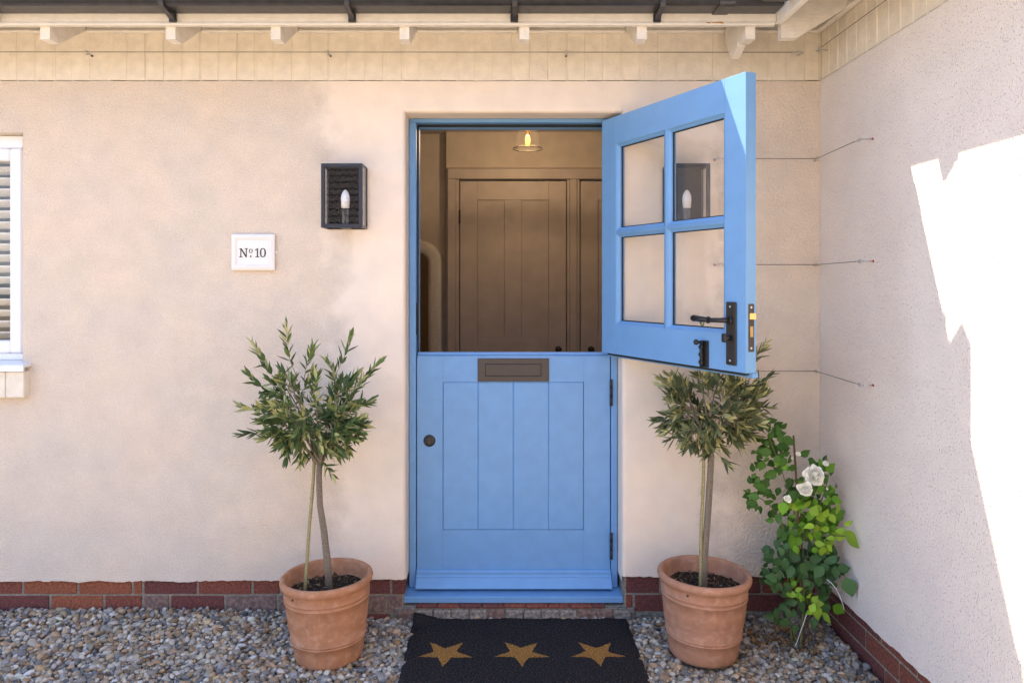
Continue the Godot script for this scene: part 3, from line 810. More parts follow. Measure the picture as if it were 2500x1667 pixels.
func window_unit() -> void:
	var t := thing("window", "white plastic framed window with slatted shutters, at the left edge", "window")
	var x1 := -1.937; var x0 := -3.138; var y0 := 1.000; var y1 := 1.928; var z := -0.045
	# outer frame
	part(t, "frame_head", box(Vector3(x0, y1 - 0.052, z - 0.06), Vector3(x1, y1, z), 0.004), M.white_upvc)
	part(t, "frame_foot", box(Vector3(x0, y0, z - 0.06), Vector3(x1, y0 + 0.028, z), 0.004), M.white_upvc)
	part(t, "frame_jamb", box(Vector3(x1 - 0.026, y0 + 0.0285, z - 0.06), Vector3(x1, y1 - 0.0525, z - 0.0005), 0.004), M.white_upvc)
	part(t, "frame_jamb", box(Vector3(x0, y0 + 0.0285, z - 0.06), Vector3(x0 + 0.026, y1 - 0.0525, z - 0.0005), 0.004), M.white_upvc)
	# sash
	var s := begin()
	var a0 := x0 + 0.0265; var a1 := x1 - 0.0265; var b0 := y0 + 0.029; var b1 := y1 - 0.053
	var sw := 0.052
	bevel(s, Vector3(a1 - sw, b0, z - 0.05), Vector3(a1, b1, z + 0.006), 0.006)
	bevel(s, Vector3(a0, b0, z - 0.05), Vector3(a0 + sw, b1, z + 0.006), 0.006)
	bevel(s, Vector3(a0 + sw, b1 - sw, z - 0.05), Vector3(a1 - sw, b1, z + 0.0055), 0.006)
	bevel(s, Vector3(a0 + sw, b0, z - 0.05), Vector3(a1 - sw, b0 + sw, z + 0.0055), 0.006)
	part(t, "sash", done(s), M.white_upvc)
	part(t, "glass_pane", box(Vector3(a0 + sw - 0.004, b0 + sw - 0.004, z - 0.026), Vector3(a1 - sw + 0.004, b1 - sw + 0.004, z - 0.022), 0.0), M.glass)
	# shutter louvres inside
	var sl := box(Vector3(-0.56, -0.0035, -0.026), Vector3(0.56, 0.0035, 0.026), 0.002)
	for k in 18:
		part(t, "shutter_slat", sl, M.shutter_white, Transform3D(Basis(Vector3.RIGHT, -0.55), Vector3((x0 + x1) / 2, 1.05 + k * 0.0468, -0.155)))
	# sill and painted bricks below it
	part(t, "sill", extrude(PackedVector2Array([Vector2(-0.10, 0.980), Vector2(-0.10, 0.9995), Vector2(-0.04, 0.9995), Vector2(0.046, 0.990), Vector2(0.049, 0.985), Vector2(0.049, 0.964), Vector2(0.041, 0.964), Vector2(0.039, 0.980)]), 1.902, 3.14), M.white_upvc, Transform3D(Basis(Vector3(0, 0, 1), Vector3(0, 1, 0), Vector3(-1, 0, 0)), Vector3.ZERO))
	for k in 16:
		var xx := -1.907 - k * 0.0755
		part(t, "sill_brick", box(Vector3(xx - 0.0735, 0.857, -0.09), Vector3(xx, 0.9625, 0.038 + rng.randf_range(-0.0015, 0.0015)), 0.003), M.cream_paint)

func dark_room() -> void:
	# room behind the window: dim, closed
	var t := Node3D.new()
	t.name = numbered("side_room")
	add_child(t)
	tag(t, "", "", "", "structure")
	var z0 := -3.0
	part(t, "room_wall", box(Vector3(-4.3, -0.1, z0 - 0.1), Vector3(-1.4, 2.5, z0), 0.0), M.hall_paint)
	part(t, "room_wall", box(Vector3(-4.4, -0.1, z0), Vector3(-4.3, 2.5, -0.3), 0.0), M.hall_paint)
	part(t, "room_wall", box(Vector3(-1.4, -0.1, z0), Vector3(-1.3, 2.5, -0.3), 0.0), M.hall_paint)
	part(t, "room_ceiling", box(Vector3(-4.4, 2.5, z0 - 0.1), Vector3(-1.3, 2.58, -0.3), 0.0), M.hall_paint)
	part(t, "room_floor", box(Vector3(-4.4, -0.2, z0 - 0.1), Vector3(-1.3, -0.1, -0.3), 0.0), M.hall_floor)

# ------------------------------------------------------------------ hall behind the door
func hall_door(x0: float, x1: float, label: String, knob_x: float, hinge_x: float) -> void:
	var z := -2.3
	var t := thing("hall_door", label, "door", "panelled cupboard doors in the hall", Vector3(0, 0, z))
	var fl := 0.045; var top := 2.045; var w := x1 - x0
	var d := -0.04
	var sx := w * 0.165; var px := w * 0.255
	var g := 0.004
	var cols := [x0, x0 + sx, x0 + sx + px, x1 - sx - px, x1 - sx, x1]
	part(t, "stile", box(Vector3(cols[0], fl, d), Vector3(cols[1] - 0.0006, top, 0), 0.001), M.hall_trim)
	part(t, "stile", box(Vector3(cols[4] + 0.0006, fl, d), Vector3(cols[5], top, 0), 0.001), M.hall_trim)
	part(t, "rail", box(Vector3(cols[1], 1.911, d), Vector3(cols[4], top, -0.0003), 0.001), M.hall_trim)
	part(t, "rail", box(Vector3(cols[1], 0.76, d), Vector3(cols[4], 0.934, -0.0003), 0.001), M.hall_trim)
	part(t, "rail", box(Vector3(cols[1], fl, d), Vector3(cols[4], 0.24, -0.0003), 0.001), M.hall_trim)
	part(t, "muntin", box(Vector3(cols[2], 0.9346, d), Vector3(cols[3], 1.9104, -0.0006), 0.001), M.hall_trim)
	part(t, "muntin", box(Vector3(cols[2], 0.2406, d), Vector3(cols[3], 0.7594, -0.0006), 0.001), M.hall_trim)
	for c in [[1, 2], [3, 4]]:
		part(t, "panel", box(Vector3(cols[c[0]] + g * 0.2, 0.9346, d + 0.005), Vector3(cols[c[1]] - g * 0.2, 1.9104, -0.010), 0.001), M.hall_trim)
		part(t, "panel", box(Vector3(cols[c[0]] + g * 0.2, 0.2406, d + 0.005), Vector3(cols[c[1]] - g * 0.2, 0.7594, -0.010), 0.001), M.hall_trim)
	var k := part(t, "knob", lathe([Vector2(0.0, 0.052), Vector2(0.014, 0.050), Vector2(0.023, 0.040), Vector2(0.023, 0.032), Vector2(0.014, 0.022), Vector2(0.009, 0.014), Vector2(0.009, 0.004), Vector2(0.022, 0.003), Vector2(0.022, 0.0)], 20), M.black_iron, Transform3D(Basis(Vector3.RIGHT, PI / 2), Vector3(knob_x, 0.845, 0)))
	k.name = "knob"
	for hy in [1.79, 0.30]:
		part(t, "hinge", box(Vector3(hinge_x - 0.006, hy - 0.048, -0.002), Vector3(hinge_x + 0.006, hy + 0.048, 0.010), 0.003), M.black_iron)

func hall() -> void:
	var t := Node3D.new()
	t.name = numbered("hall")
	add_child(t)
	tag(t, "", "", "", "structure")
	var zb := -2.34
	part(t, "hall_floor", box(Vector3(-1.35, -0.12, -3.2), Vector3(1.6, 0.03, -0.215), 0.0), M.hall_floor)
	part(t, "hall_ceiling", box(Vector3(-1.35, 2.40, -3.2), Vector3(1.6, 2.48, -0.301), 0.0), M.hall_paint)
	part(t, "hall_wall", box(Vector3(-1.299, 0.03, -3.1), Vector3(-1.2, 2.40, -0.301), 0.0), M.hall_paint)
	part(t, "hall_wall", box(Vector3(1.40, 0.03, -3.1), Vector3(1.5, 2.40, -0.301), 0.0), M.hall_paint)
	part(t, "hall_wall", box(Vector3(-1.35, 0.03, -3.2), Vector3(1.6, 2.40, -2.385), 0.0), M.hall_paint)
	# cupboard front: plain wall above the doors, cheeks between
	part(t, "cupboard_wall", box(Vector3(-0.37, 2.125, -2.3845), Vector3(1.399, 2.40, -2.305), 0.002), M.hall_paint)
	part(t, "cupboard_wall", box(Vector3(-0.37, 0.03, -2.3845), Vector3(-0.277, 2.1245, -2.316), 0.002), M.hall_paint)
	part(t, "cupboard_back", box(Vector3(-0.276, 0.03, -2.3845), Vector3(1.399, 2.1245, -2.35), 0.0), M.hall_trim)
	# architraves
	var a := thing("architrave", "taupe moulded architrave framing the two hall doors", "door frame", "", Vector3(0, 0, -2.305))
	part(a, "head", box(Vector3(-0.358, 2.060, 0.0005), Vector3(1.398, 2.135, 0.018), 0.003), M.hall_trim)
	part(a, "head_bead", box(Vector3(-0.358, 2.1355, 0.0005), Vector3(1.398, 2.141, 0.024), 0.002), M.hall_trim)
	part(a, "post", box(Vector3(-0.358, 0.03, -0.012), Vector3(-0.300, 2.0595, 0.018), 0.003), M.hall_trim)
	part(a, "post_bead", box(Vector3(-0.2995, 0.03, -0.012), Vector3(-0.276, 2.0595, 0.008), 0.003), M.hall_trim)
	part(a, "post", box(Vector3(0.516, 0.03, -0.03), Vector3(0.566, 2.0595, 0.018), 0.003), M.hall_trim)
	part(a, "post_bead", box(Vector3(0.4955, 0.03, -0.03), Vector3(0.5155, 2.0595, 0.008), 0.003), M.hall_trim)
	part(a, "post_bead", box(Vector3(0.5665, 0.03, -0.03), Vector3(0.587, 2.0595, 0.008), 0.003), M.hall_trim)
	hall_door(-0.268, 0.489, "taupe panelled hall door seen through the open upper doorway", 0.433, -0.272)
	hall_door(0.594, 1.35, "second taupe hall door, half hidden behind the open blue leaf", 0.666, 1.356)
	# mirror with a rounded, stitched frame
	var mr := thing("arched_mirror", "tall mirror with a pale rounded frame standing in the hall recess", "mirror", "", Vector3(-0.675, 0.0, -2.3835))
	var o := []; var i := []
	var rad := 0.17
	for q in [[1, 1], [-1, 1], [-1, -1], [1, -1]]:
		for k in 9:
			var ang = PI / 2 * k / 8.0 + [0.0, PI / 2, PI, 3 * PI / 2][[[1, 1], [-1, 1], [-1, -1], [1, -1]].find(q)]
			var c := Vector2(q[0] * (0.27 - rad), 0.93 + q[1] * (0.70 - rad))
			o.append(c + Vector2(cos(ang), sin(ang)) * rad)
			i.append(c + Vector2(cos(ang), sin(ang)) * (rad - 0.092))
	var fr := begin(true)
	var n := o.size()
	for k in n:
		var e := (k + 1) % n
		var lv := [[0.0, 0.0], [0.02, 0.0], [0.038, 0.12], [0.045, 0.35], [0.045, 0.65], [0.036, 0.92], [0.018, 1.0]]
		for j in lv.size() - 1:
			var p := func(idx, l): return Vector3(lerpf(o[idx].x, i[idx].x, l[1]), lerpf(o[idx].y, i[idx].y, l[1]), l[0])
			quad(fr, p.call(k, lv[j]), p.call(e, lv[j]), p.call(e, lv[j + 1]), p.call(k, lv[j + 1]))
	part(mr, "frame", done(fr), M.mirror_frame)
	part(mr, "glass", extrude(PackedVector2Array(i), 0.010, 0.0175), M.dark_mirror)
	var sb := begin(true)
	for k in n:
		var e := (k + 1) % n
		var a2: Vector2 = i[k]; var b2: Vector2 = i[e]
		var cnt := maxi(1, int(a2.distance_to(b2) / 0.012))
		for c in cnt:
			var v := a2.lerp(b2, float(c) / cnt)
			tube_on(sb, [Vector3(v.x, v.y, 0.028), Vector3(v.x, v.y, 0.038), Vector3(v.x, v.y, 0.041)], 0.005, 0.002, 5)
	part(mr, "studs", done(sb), M.mirror_frame)
	pendant()

func pendant() -> void:
	var t := thing("pendant_lamp", "glass bell pendant lamp with a glowing filament bulb in the hall", "lamp", "", Vector3(0.1825, 0.0, -1.5))
	var clear: StandardMaterial3D = M.glass.duplicate()
	clear.resource_name = "clear_glass"
	clear.albedo_color = Color(1, 1, 1, 0.0015)
	part(t, "shade", lathe([Vector2(0.022, 2.268), Vector2(0.040, 2.262), Vector2(0.056, 2.240), Vector2(0.068, 2.205), Vector2(0.078, 2.165), Vector2(0.084, 2.142)], 40), clear)
	var rim := begin(true)
	tube_on(rim, circle(Vector3(0, 2.134, 0), Vector3.RIGHT, Vector3.BACK, 0.088, 40), 0.0045, 0.0045, 8, true)
	tube_on(rim, circle(Vector3(0, 2.142, 0), Vector3.RIGHT, Vector3.BACK, 0.080, 40), 0.002, 0.002, 6, true)
	var gl := mat("rim_glass", Color(1, 1, 1), 0.05)
	gl.refraction_enabled = true
	gl.refraction_scale = 0.05
	gl.albedo_color = Color(0.95, 0.95, 0.93, 0.0)
	gl.transparency = BaseMaterial3D.TRANSPARENCY_ALPHA
	part(t, "rim", done(rim), gl)
	part(t, "holder", lathe([Vector2(0.0, 2.30), Vector2(0.014, 2.30), Vector2(0.016, 2.27), Vector2(0.0135, 2.262), Vector2(0.0135, 2.2135), Vector2(0.0, 2.2125)], 20), M.aged_brass)
	part(t, "cord", tube([Vector3(0, 2.30, 0), Vector3(0, 2.40, 0)], 0.003, 0.003, 6), M.black_rubber)
	var bm := mat("bulb_glow", Color(1.0, 0.75, 0.35), 0.3)
	bm.emission_enabled = true
	bm.emission = Color(1.0, 0.62, 0.18)
	bm.emission_energy_multiplier = 1.3
	part(t, "bulb", lathe([Vector2(0.010, 2.212), Vector2(0.0145, 2.198), Vector2(0.0155, 2.18), Vector2(0.012, 2.16), Vector2(0.006, 2.150), Vector2(0, 2.148)], 20), bm)
	var l := OmniLight3D.new()
	l.name = "pendant_glow"
	l.position = Vector3(0, 2.178, 0)
	l.light_color = Color(1.0, 0.84, 0.64)
	l.light_energy = 0.080
	l.light_size = 0.012
	l.omni_range = 8.0
	l.omni_attenuation = 2.0
	l.shadow_enabled = true
	t.add_child(l)

# ------------------------------------------------------------------ climbing wires
func eye(st: SurfaceTool, root: Vector3, out: Vector3, side: Vector3, reach := 0.034, r := 0.008) -> void:
	tube_on(st, [root, root + out * reach], 0.0026, 0.0026, 7)
	tube_on(st, circle(root + out * (reach + r), out, side, r, 14), 0.0023, 0.0023, 6, true)

func thimble(st: SurfaceTool, a: Vector3, b: Vector3) -> void:
	# teardrop loop and ferrule at a wire's end, from the eye a towards b
	var d := (b - a).normalized()
	var s := d.cross(Vector3.UP).normalized().cross(d)
	tube_on(st, [a, a + d * 0.006 + s * 0.005, a + d * 0.014 + s * 0.005, a + d * 0.026, a + d * 0.014 - s * 0.005, a + d * 0.006 - s * 0.005], 0.0018, 0.0018, 6, true)
	tube_on(st, [a + d * 0.026, a + d * 0.036], 0.0028, 0.0028, 7)

func wires() -> void:
	var Y := 2.2485
	var t := thing("climbing_wire", "thin steel wire strung along the soldier course under the eaves", "wire")
	part(t, "strand", tube([Vector3(-4.5, Y, 0.038), Vector3(1.20, Y - 0.003, 0.038)], 0.0014, 0.0014, 5), M.wire_steel)
	for x in [-3.4, -2.5, -1.659, -0.687, 0.272]:
		var st := begin(true)
		eye(st, Vector3(x + 0.006, Y - 0.006, -0.004), Vector3(-0.05, 0.06, 1).normalized(), Vector3.UP, 0.032)
		part(t, "eye_bolt", done(st), M.steel)
		part(t, "wall_plug", tube([Vector3(x + 0.006, Y - 0.006, -0.004), Vector3(x + 0.006, Y - 0.006, 0.003)], 0.004, 0.004, 8), M.black_rubber)
	var e := begin(true)
	eye(e, Vector3(1.222, Y - 0.004, -0.004), Vector3(0, 0, 1), Vector3.RIGHT, 0.034, 0.007)
	thimble(e, Vector3(1.222, Y - 0.003, 0.040), Vector3(1.0, Y - 0.003, 0.038))
	part(t, "eye_bolt", done(e), M.steel)
	var u := thing("climbing_wire", "steel wire running forward along the top of the side wall", "wire")
	part(u, "strand", tube([Vector3(1.275, Y - 0.002, 0.10), Vector3(1.275, Y - 0.002, 4.4)], 0.0014, 0.0014, 5), M.wire_steel)
	var e2 := begin(true)
	eye(e2, Vector3(1.319, Y - 0.004, 0.066), Vector3.LEFT, Vector3.BACK, 0.034, 0.007)
	thimble(e2, Vector3(1.277, Y - 0.002, 0.068), Vector3(1.275, Y, 0.5))
	part(u, "eye_bolt", done(e2), M.steel)
	var rows := [[1.8185, 1.8225, 0.430, "upper"], [1.3925, 1.395, 0.434, "middle"], [0.964, 0.962, 0.434, "lowest"]]
	for r in rows:
		var w := thing("climbing_wire", "%s of three short wires strung across the wall corner" % r[3], "wire", "wires across the corner")
		var a := Vector3(0.905, r[0], 0.036); var b := Vector3(1.283, r[0], 0.034); var c := Vector3(1.272, r[1], r[2] - 0.03)
		part(w, "strand", tube([a, b], 0.0014, 0.0014, 5), M.wire_steel)
		part(w, "strand", tube([b, c], 0.0014, 0.0014, 5), M.wire_steel)
		var s1 := begin(true)
		eye(s1, Vector3(0.884, r[0], 0.0), Vector3(0.0, 0, 1), Vector3.RIGHT, 0.03)
		thimble(s1, Vector3(0.886, r[0], 0.036), b)
		part(w, "eye_bolt", done(s1), M.steel)
		part(w, "wall_plug", tube([Vector3(0.884, r[0], -0.002), Vector3(0.884, r[0], 0.003)], 0.0045, 0.0045, 8), M.red_plug)
		var s2 := begin(true)
		eye(s2, Vector3(1.287, r[0] - 0.004, -0.002), Vector3(-0.05, 0.08, 1).normalized(), Vector3.UP, 0.028, 0.0065)
		part(w, "eye_bolt", done(s2), M.steel)
		var s3 := begin(true)
		eye(s3, Vector3(1.314, r[1], r[2]), Vector3(-1, 0, -0.12).normalized(), Vector3.BACK, 0.036, 0.007)
		thimble(s3, Vector3(1.272, r[1], r[2] - 0.006), b)
		part(w, "eye_bolt", done(s3), M.steel)
		part(w, "wall_plug", tube([Vector3(1.3145, r[1], r[2]), Vector3(1.310, r[1], r[2])], 0.0045, 0.0045, 8), M.red_plug)

# ------------------------------------------------------------------ ground
var lie: FastNoiseLite
func ground_y(x: float, z: float) -> float:
	var y := -0.050 + lie.get_noise_2d(x * 5.0, z * 5.0) * 0.007
	y += 0.040 * smoothstep(-0.55, -1.1, x) * smoothstep(0.45, 0.02, z)
	y += 0.012 * smoothstep(0.9, 1.2, x) * smoothstep(0.5, 0.0, z)
	return y

func ground() -> void:
	var st := begin(true)
	var xs := [-60.0, -20.0, -8.0] + spread(-4.6, 1.4, 0.08) + [8.0, 20.0, 60.0]
	var zs := [-60.0, -20.0, -6.0, -1.0] + spread(-0.1, 1.5, 0.08) + [3.0, 8.0, 20.0, 60.0]
	for i in xs.size() - 1:
		for j in zs.size() - 1:
			var p := []
			for c in [[i, j], [i + 1, j], [i + 1, j + 1], [i, j + 1]]:
				var x: float = xs[c[0]]; var z: float = zs[c[1]]
				p.append(Vector3(x, (ground_y(x, z) if absf(x) < 6.0 and z > -0.5 and z < 2.0 else -0.05) - 0.017, z))
			quad(st, p[0], p[1], p[2], p[3])
	var g := part(self, "ground", done(st), M.ground)
	tag(g, "", "", "", "structure")

func stone_mesh(sd: int, sq: Vector3) -> ArrayMesh:
	var n := noise(0.9, sd, 2)
	var st := begin(true)
	var R := 7; var S := 10
	var f := func(i, j):
		var th = PI * i / R; var ph = TAU * (j % S) / S
		var v := Vector3(sin(th) * cos(ph), cos(th), sin(th) * sin(ph))
		var b := v * (1.0 + 0.26 * n.get_noise_3dv(v * 1.1))
		# flattened facets, as broken flint has
		for q in 3:
			var d := Vector3(sin(q * 2.1 + sd), cos(q * 1.7 + sd * 0.6), sin(q * 3.3 + sd * 1.3)).normalized()
			var o := b.dot(d)
			if o > 0.80: b -= d * (o - 0.80) * 0.75
		return b * sq
	for i in R:
		for j in S:
			var a: Vector3 = f.call(i, j); var b: Vector3 = f.call(i, j + 1); var c: Vector3 = f.call(i + 1, j + 1); var d: Vector3 = f.call(i + 1, j)
			if i > 0: tri(st, a, b, c)
			if i < R - 1: tri(st, a, c, d)
	return done(st)

func pebble_tone() -> Color:
	var p := [Color(0.36, 0.35, 0.35), Color(0.24, 0.245, 0.265), Color(0.50, 0.47, 0.43), Color(0.46, 0.36, 0.25), Color(0.35, 0.25, 0.165), Color(0.27, 0.17, 0.10), Color(0.62, 0.59, 0.55), Color(0.15, 0.155, 0.175), Color(0.42, 0.31, 0.23), Color(0.30, 0.27, 0.24)]
	var w := [16, 10, 18, 16, 10, 5, 17, 6, 8, 8]
	var r := rng.randi() % 114
	for k in w.size():
		r -= w[k]
		if r < 0:
			var c: Color = p[k]
			var v := rng.randf_range(0.70, 1.65)
			return Color(minf(c.r * v * 1.08, 0.85), minf(c.g * v, 0.81), minf(c.b * v * rng.randf_range(0.80, 0.94), 0.76))
	return p[0]

const POTS := [Vector2(-0.620, 0.29), Vector2(0.757, 0.29)]

func gravel() -> void:
	var t := thing("gravel", "loose gravel of grey, tan and white pebbles on the ground", "gravel")
	t.set_meta("kind", "stuff")
	var kinds := [stone_mesh(1, Vector3(1, 0.62, 0.78)), stone_mesh(2, Vector3(1, 0.7, 0.85)), stone_mesh(3, Vector3(1, 0.5, 0.66)), stone_mesh(4, Vector3(1, 0.75, 0.7)), stone_mesh(5, Vector3(1, 0.55, 0.9))]
	var xf := [[], [], [], [], []]; var col := [[], [], [], [], []]
	for layer in 3:
		var step := [0.0150, 0.0170, 0.0205][layer] as float
		var x := -3.0
		while x < 1.31:
			var z := -0.004
			while z < 1.0:
				var px := x + rng.randf_range(-0.5, 0.5) * step; var pz := z + rng.randf_range(-0.5, 0.5) * step
				z += step
				if z > 0.62 and layer > 0: continue
				if px > 1.318 or pz < -0.008: continue
				if px > -0.331 and px < 0.512 and pz > 0.02 and pz < 0.60: continue
				var skip := false
				for p in POTS:
					if Vector2(px, pz).distance_to(p) < 0.118: skip = true
				if skip: continue
				var big := rng.randf()
				var r := (0.0072 + 0.0068 * big * big) * (1.0 if layer < 2 else 1.15)
				if rng.randf() < 0.05: r *= 1.45
				var k := rng.randi() % 5
				var b := Basis(Vector3.UP, rng.randf() * TAU) * Basis(Vector3.RIGHT, rng.randfn() * 0.45) * Basis(Vector3.BACK, rng.randfn() * 0.35)
				b = b.scaled_local(Vector3(rng.randf_range(0.9, 1.35), rng.randf_range(0.8, 1.15), rng.randf_range(0.85, 1.15)) * r)
				var y := ground_y(px, pz) - 0.014 + layer * 0.0070 + rng.randf_range(-0.003, 0.003)
				xf[k].append(Transform3D(b, Vector3(px, y, maxf(pz, -0.004))))
				col[k].append(pebble_tone())
			x += step
	for k in 5:
		var mm := MultiMesh.new()
		mm.transform_format = MultiMesh.TRANSFORM_3D
		mm.use_colors = true
		mm.mesh = kinds[k]
		mm.instance_count = xf[k].size()
		for i in xf[k].size():
			mm.set_instance_transform(i, xf[k][i])
			mm.set_instance_color(i, col[k][i])
		var o := MultiMeshInstance3D.new()
		o.name = "pebbles"
		o.multimesh = mm
		o.material_override = M.pebble
		o.set_meta("kind", "stuff")
		t.add_child(o, true)
	# stones large or odd enough to single out
	var odd := [[-0.952, 0.268, 0.019, Color(0.66, 0.65, 0.66), "long smooth white pebble lying left of the terracotta pot", "pebble", Vector3(1.0, 0.5, 0.45), 0.1],
		[-0.958, 0.235, 0.013, Color(0.72, 0.72, 0.73), "bright white pebble just behind the long white pebble", "pebble", Vector3(0.8, 0.6, 1.0), 1.2],
		[-0.752, 0.196, 0.019, Color(0.58, 0.46, 0.25), "angular yellow flint on the gravel near the left pot", "stone", Vector3(1.0, 0.7, 0.8), 0.4],
		[-1.346, 0.022, 0.012, Color(0.62, 0.58, 0.52), "pale stone propped against the brick plinth", "stone", Vector3(0.9, 1.0, 0.8), 0.5],
		[0.588, 0.305, 0.015, Color(0.66, 0.65, 0.64), "oval white pebble between the mat and the right pot", "pebble", Vector3(1.0, 0.55, 0.7), 0.2],
		[-0.478, 0.415, 0.017, Color(0.16, 0.17, 0.19), "dark grey stone at the foot of the left pot", "stone", Vector3(1.0, 0.7, 0.8), 0.3]]
	for q in odd:
		var pm := mat("stone_tone", q[3], 0.6, M.pebble.albedo_texture, M.fine_tex, 0.1, 14.0)
		var o := part(self, q[5], kinds[rng.randi() % 2], pm, Transform3D(Basis(Vector3.UP, q[7]).scaled_local(q[6] * q[2]), Vector3(q[0], ground_y(q[0], q[1]) + 0.012, q[1])))
		tag(o, q[4], "stone")

func door_mat() -> void:
	var t := thing("door_mat", "black coir doormat printed with three tan stars", "doormat", "", Vector3(0.0905, 0.0, 0.0))
	var st := begin(true)
	var nx := 56; var nz := 36
	var hw := 0.4300
	var top := func(i, j, y):
		var u := lerpf(-hw, hw, float(i) / nx); var z := lerpf(0.014, 0.585, float(j) / nz)
		var h := -0.036 + lie.get_noise_2d(u * 9.0, z * 9.0) * 0.0035 + 0.022 * smoothstep(-0.30, -hw, u) * smoothstep(0.09, 0.014, z)
		var e := minf(minf(u + hw, hw - u), minf(z - 0.014, 0.585 - z))
		return Vector3(u + bulge_noise.get_noise_2d(z * 30.0, 4.0) * 0.003, h - 0.004 * smoothstep(0.006, 0.0, e) + y, z + bulge_noise.get_noise_2d(u * 30.0, 9.0) * 0.003)
	for i in nx:
		for j in nz:
			quad(st, top.call(i, j, 0), top.call(i + 1, j, 0), top.call(i + 1, j + 1, 0), top.call(i, j + 1, 0))
			quad(st, top.call(i, j, -0.014), top.call(i, j + 1, -0.014), top.call(i + 1, j + 1, -0.014), top.call(i + 1, j, -0.014))
	for i in nx:
		quad(st, top.call(i, 0, 0), top.call(i, 0, -0.014), top.call(i + 1, 0, -0.014), top.call(i + 1, 0, 0))
		quad(st, top.call(i, nz, 0), top.call(i + 1, nz, 0), top.call(i + 1, nz, -0.014), top.call(i, nz, -0.014))
	for j in nz:
		quad(st, top.call(0, j, 0), top.call(0, j + 1, 0), top.call(0, j + 1, -0.014), top.call(0, j, -0.014))
		quad(st, top.call(nx, j, 0), top.call(nx, j, -0.014), top.call(nx, j + 1, -0.014), top.call(nx, j + 1, 0))
	part(t, "pile", done(st), M.mat_coir_black)
	# stars: flat print following the pile, points towards the viewer
	for c in [-0.2835, -0.0035, 0.2745]:
		var s := begin(true)
		var at := Vector2(c, 0.305)
		var pts := []
		for k in 10:
			var r := 0.106 if k % 2 == 0 else 0.043
			var a := PI / 2 + TAU * k / 10.0
			pts.append(at + Vector2(cos(a), sin(a) * 0.92) * r)
		for k in 10:
			var a: Vector2 = pts[k]; var b: Vector2 = pts[(k + 1) % 10]
			var n := 9
			for i in n:
				for j in n - i:
					var f := func(p, q):
						var v: Vector2 = at + (a - at) * (float(p) / n) + (b - at) * (float(q) / n)
						var edge := float(p + q) / n
						if edge > 0.99: v += Vector2(bulge_noise.get_noise_2d(v.x * 160.0, v.y * 160.0), bulge_noise.get_noise_2d(v.y * 160.0, v.x * 160.0 + 9.0)) * 0.003
						return Vector3(v.x, -0.036 + lie.get_noise_2d(v.x * 9.0, v.y * 9.0) * 0.0035 + 0.0012, v.y)
					tri(s, f.call(i, j), f.call(i + 1, j), f.call(i, j + 1))
					if j < n - i - 1: tri(s, f.call(i + 1, j), f.call(i + 1, j + 1), f.call(i, j + 1))
		part(t, "star", done(s), M.mat_coir_tan)

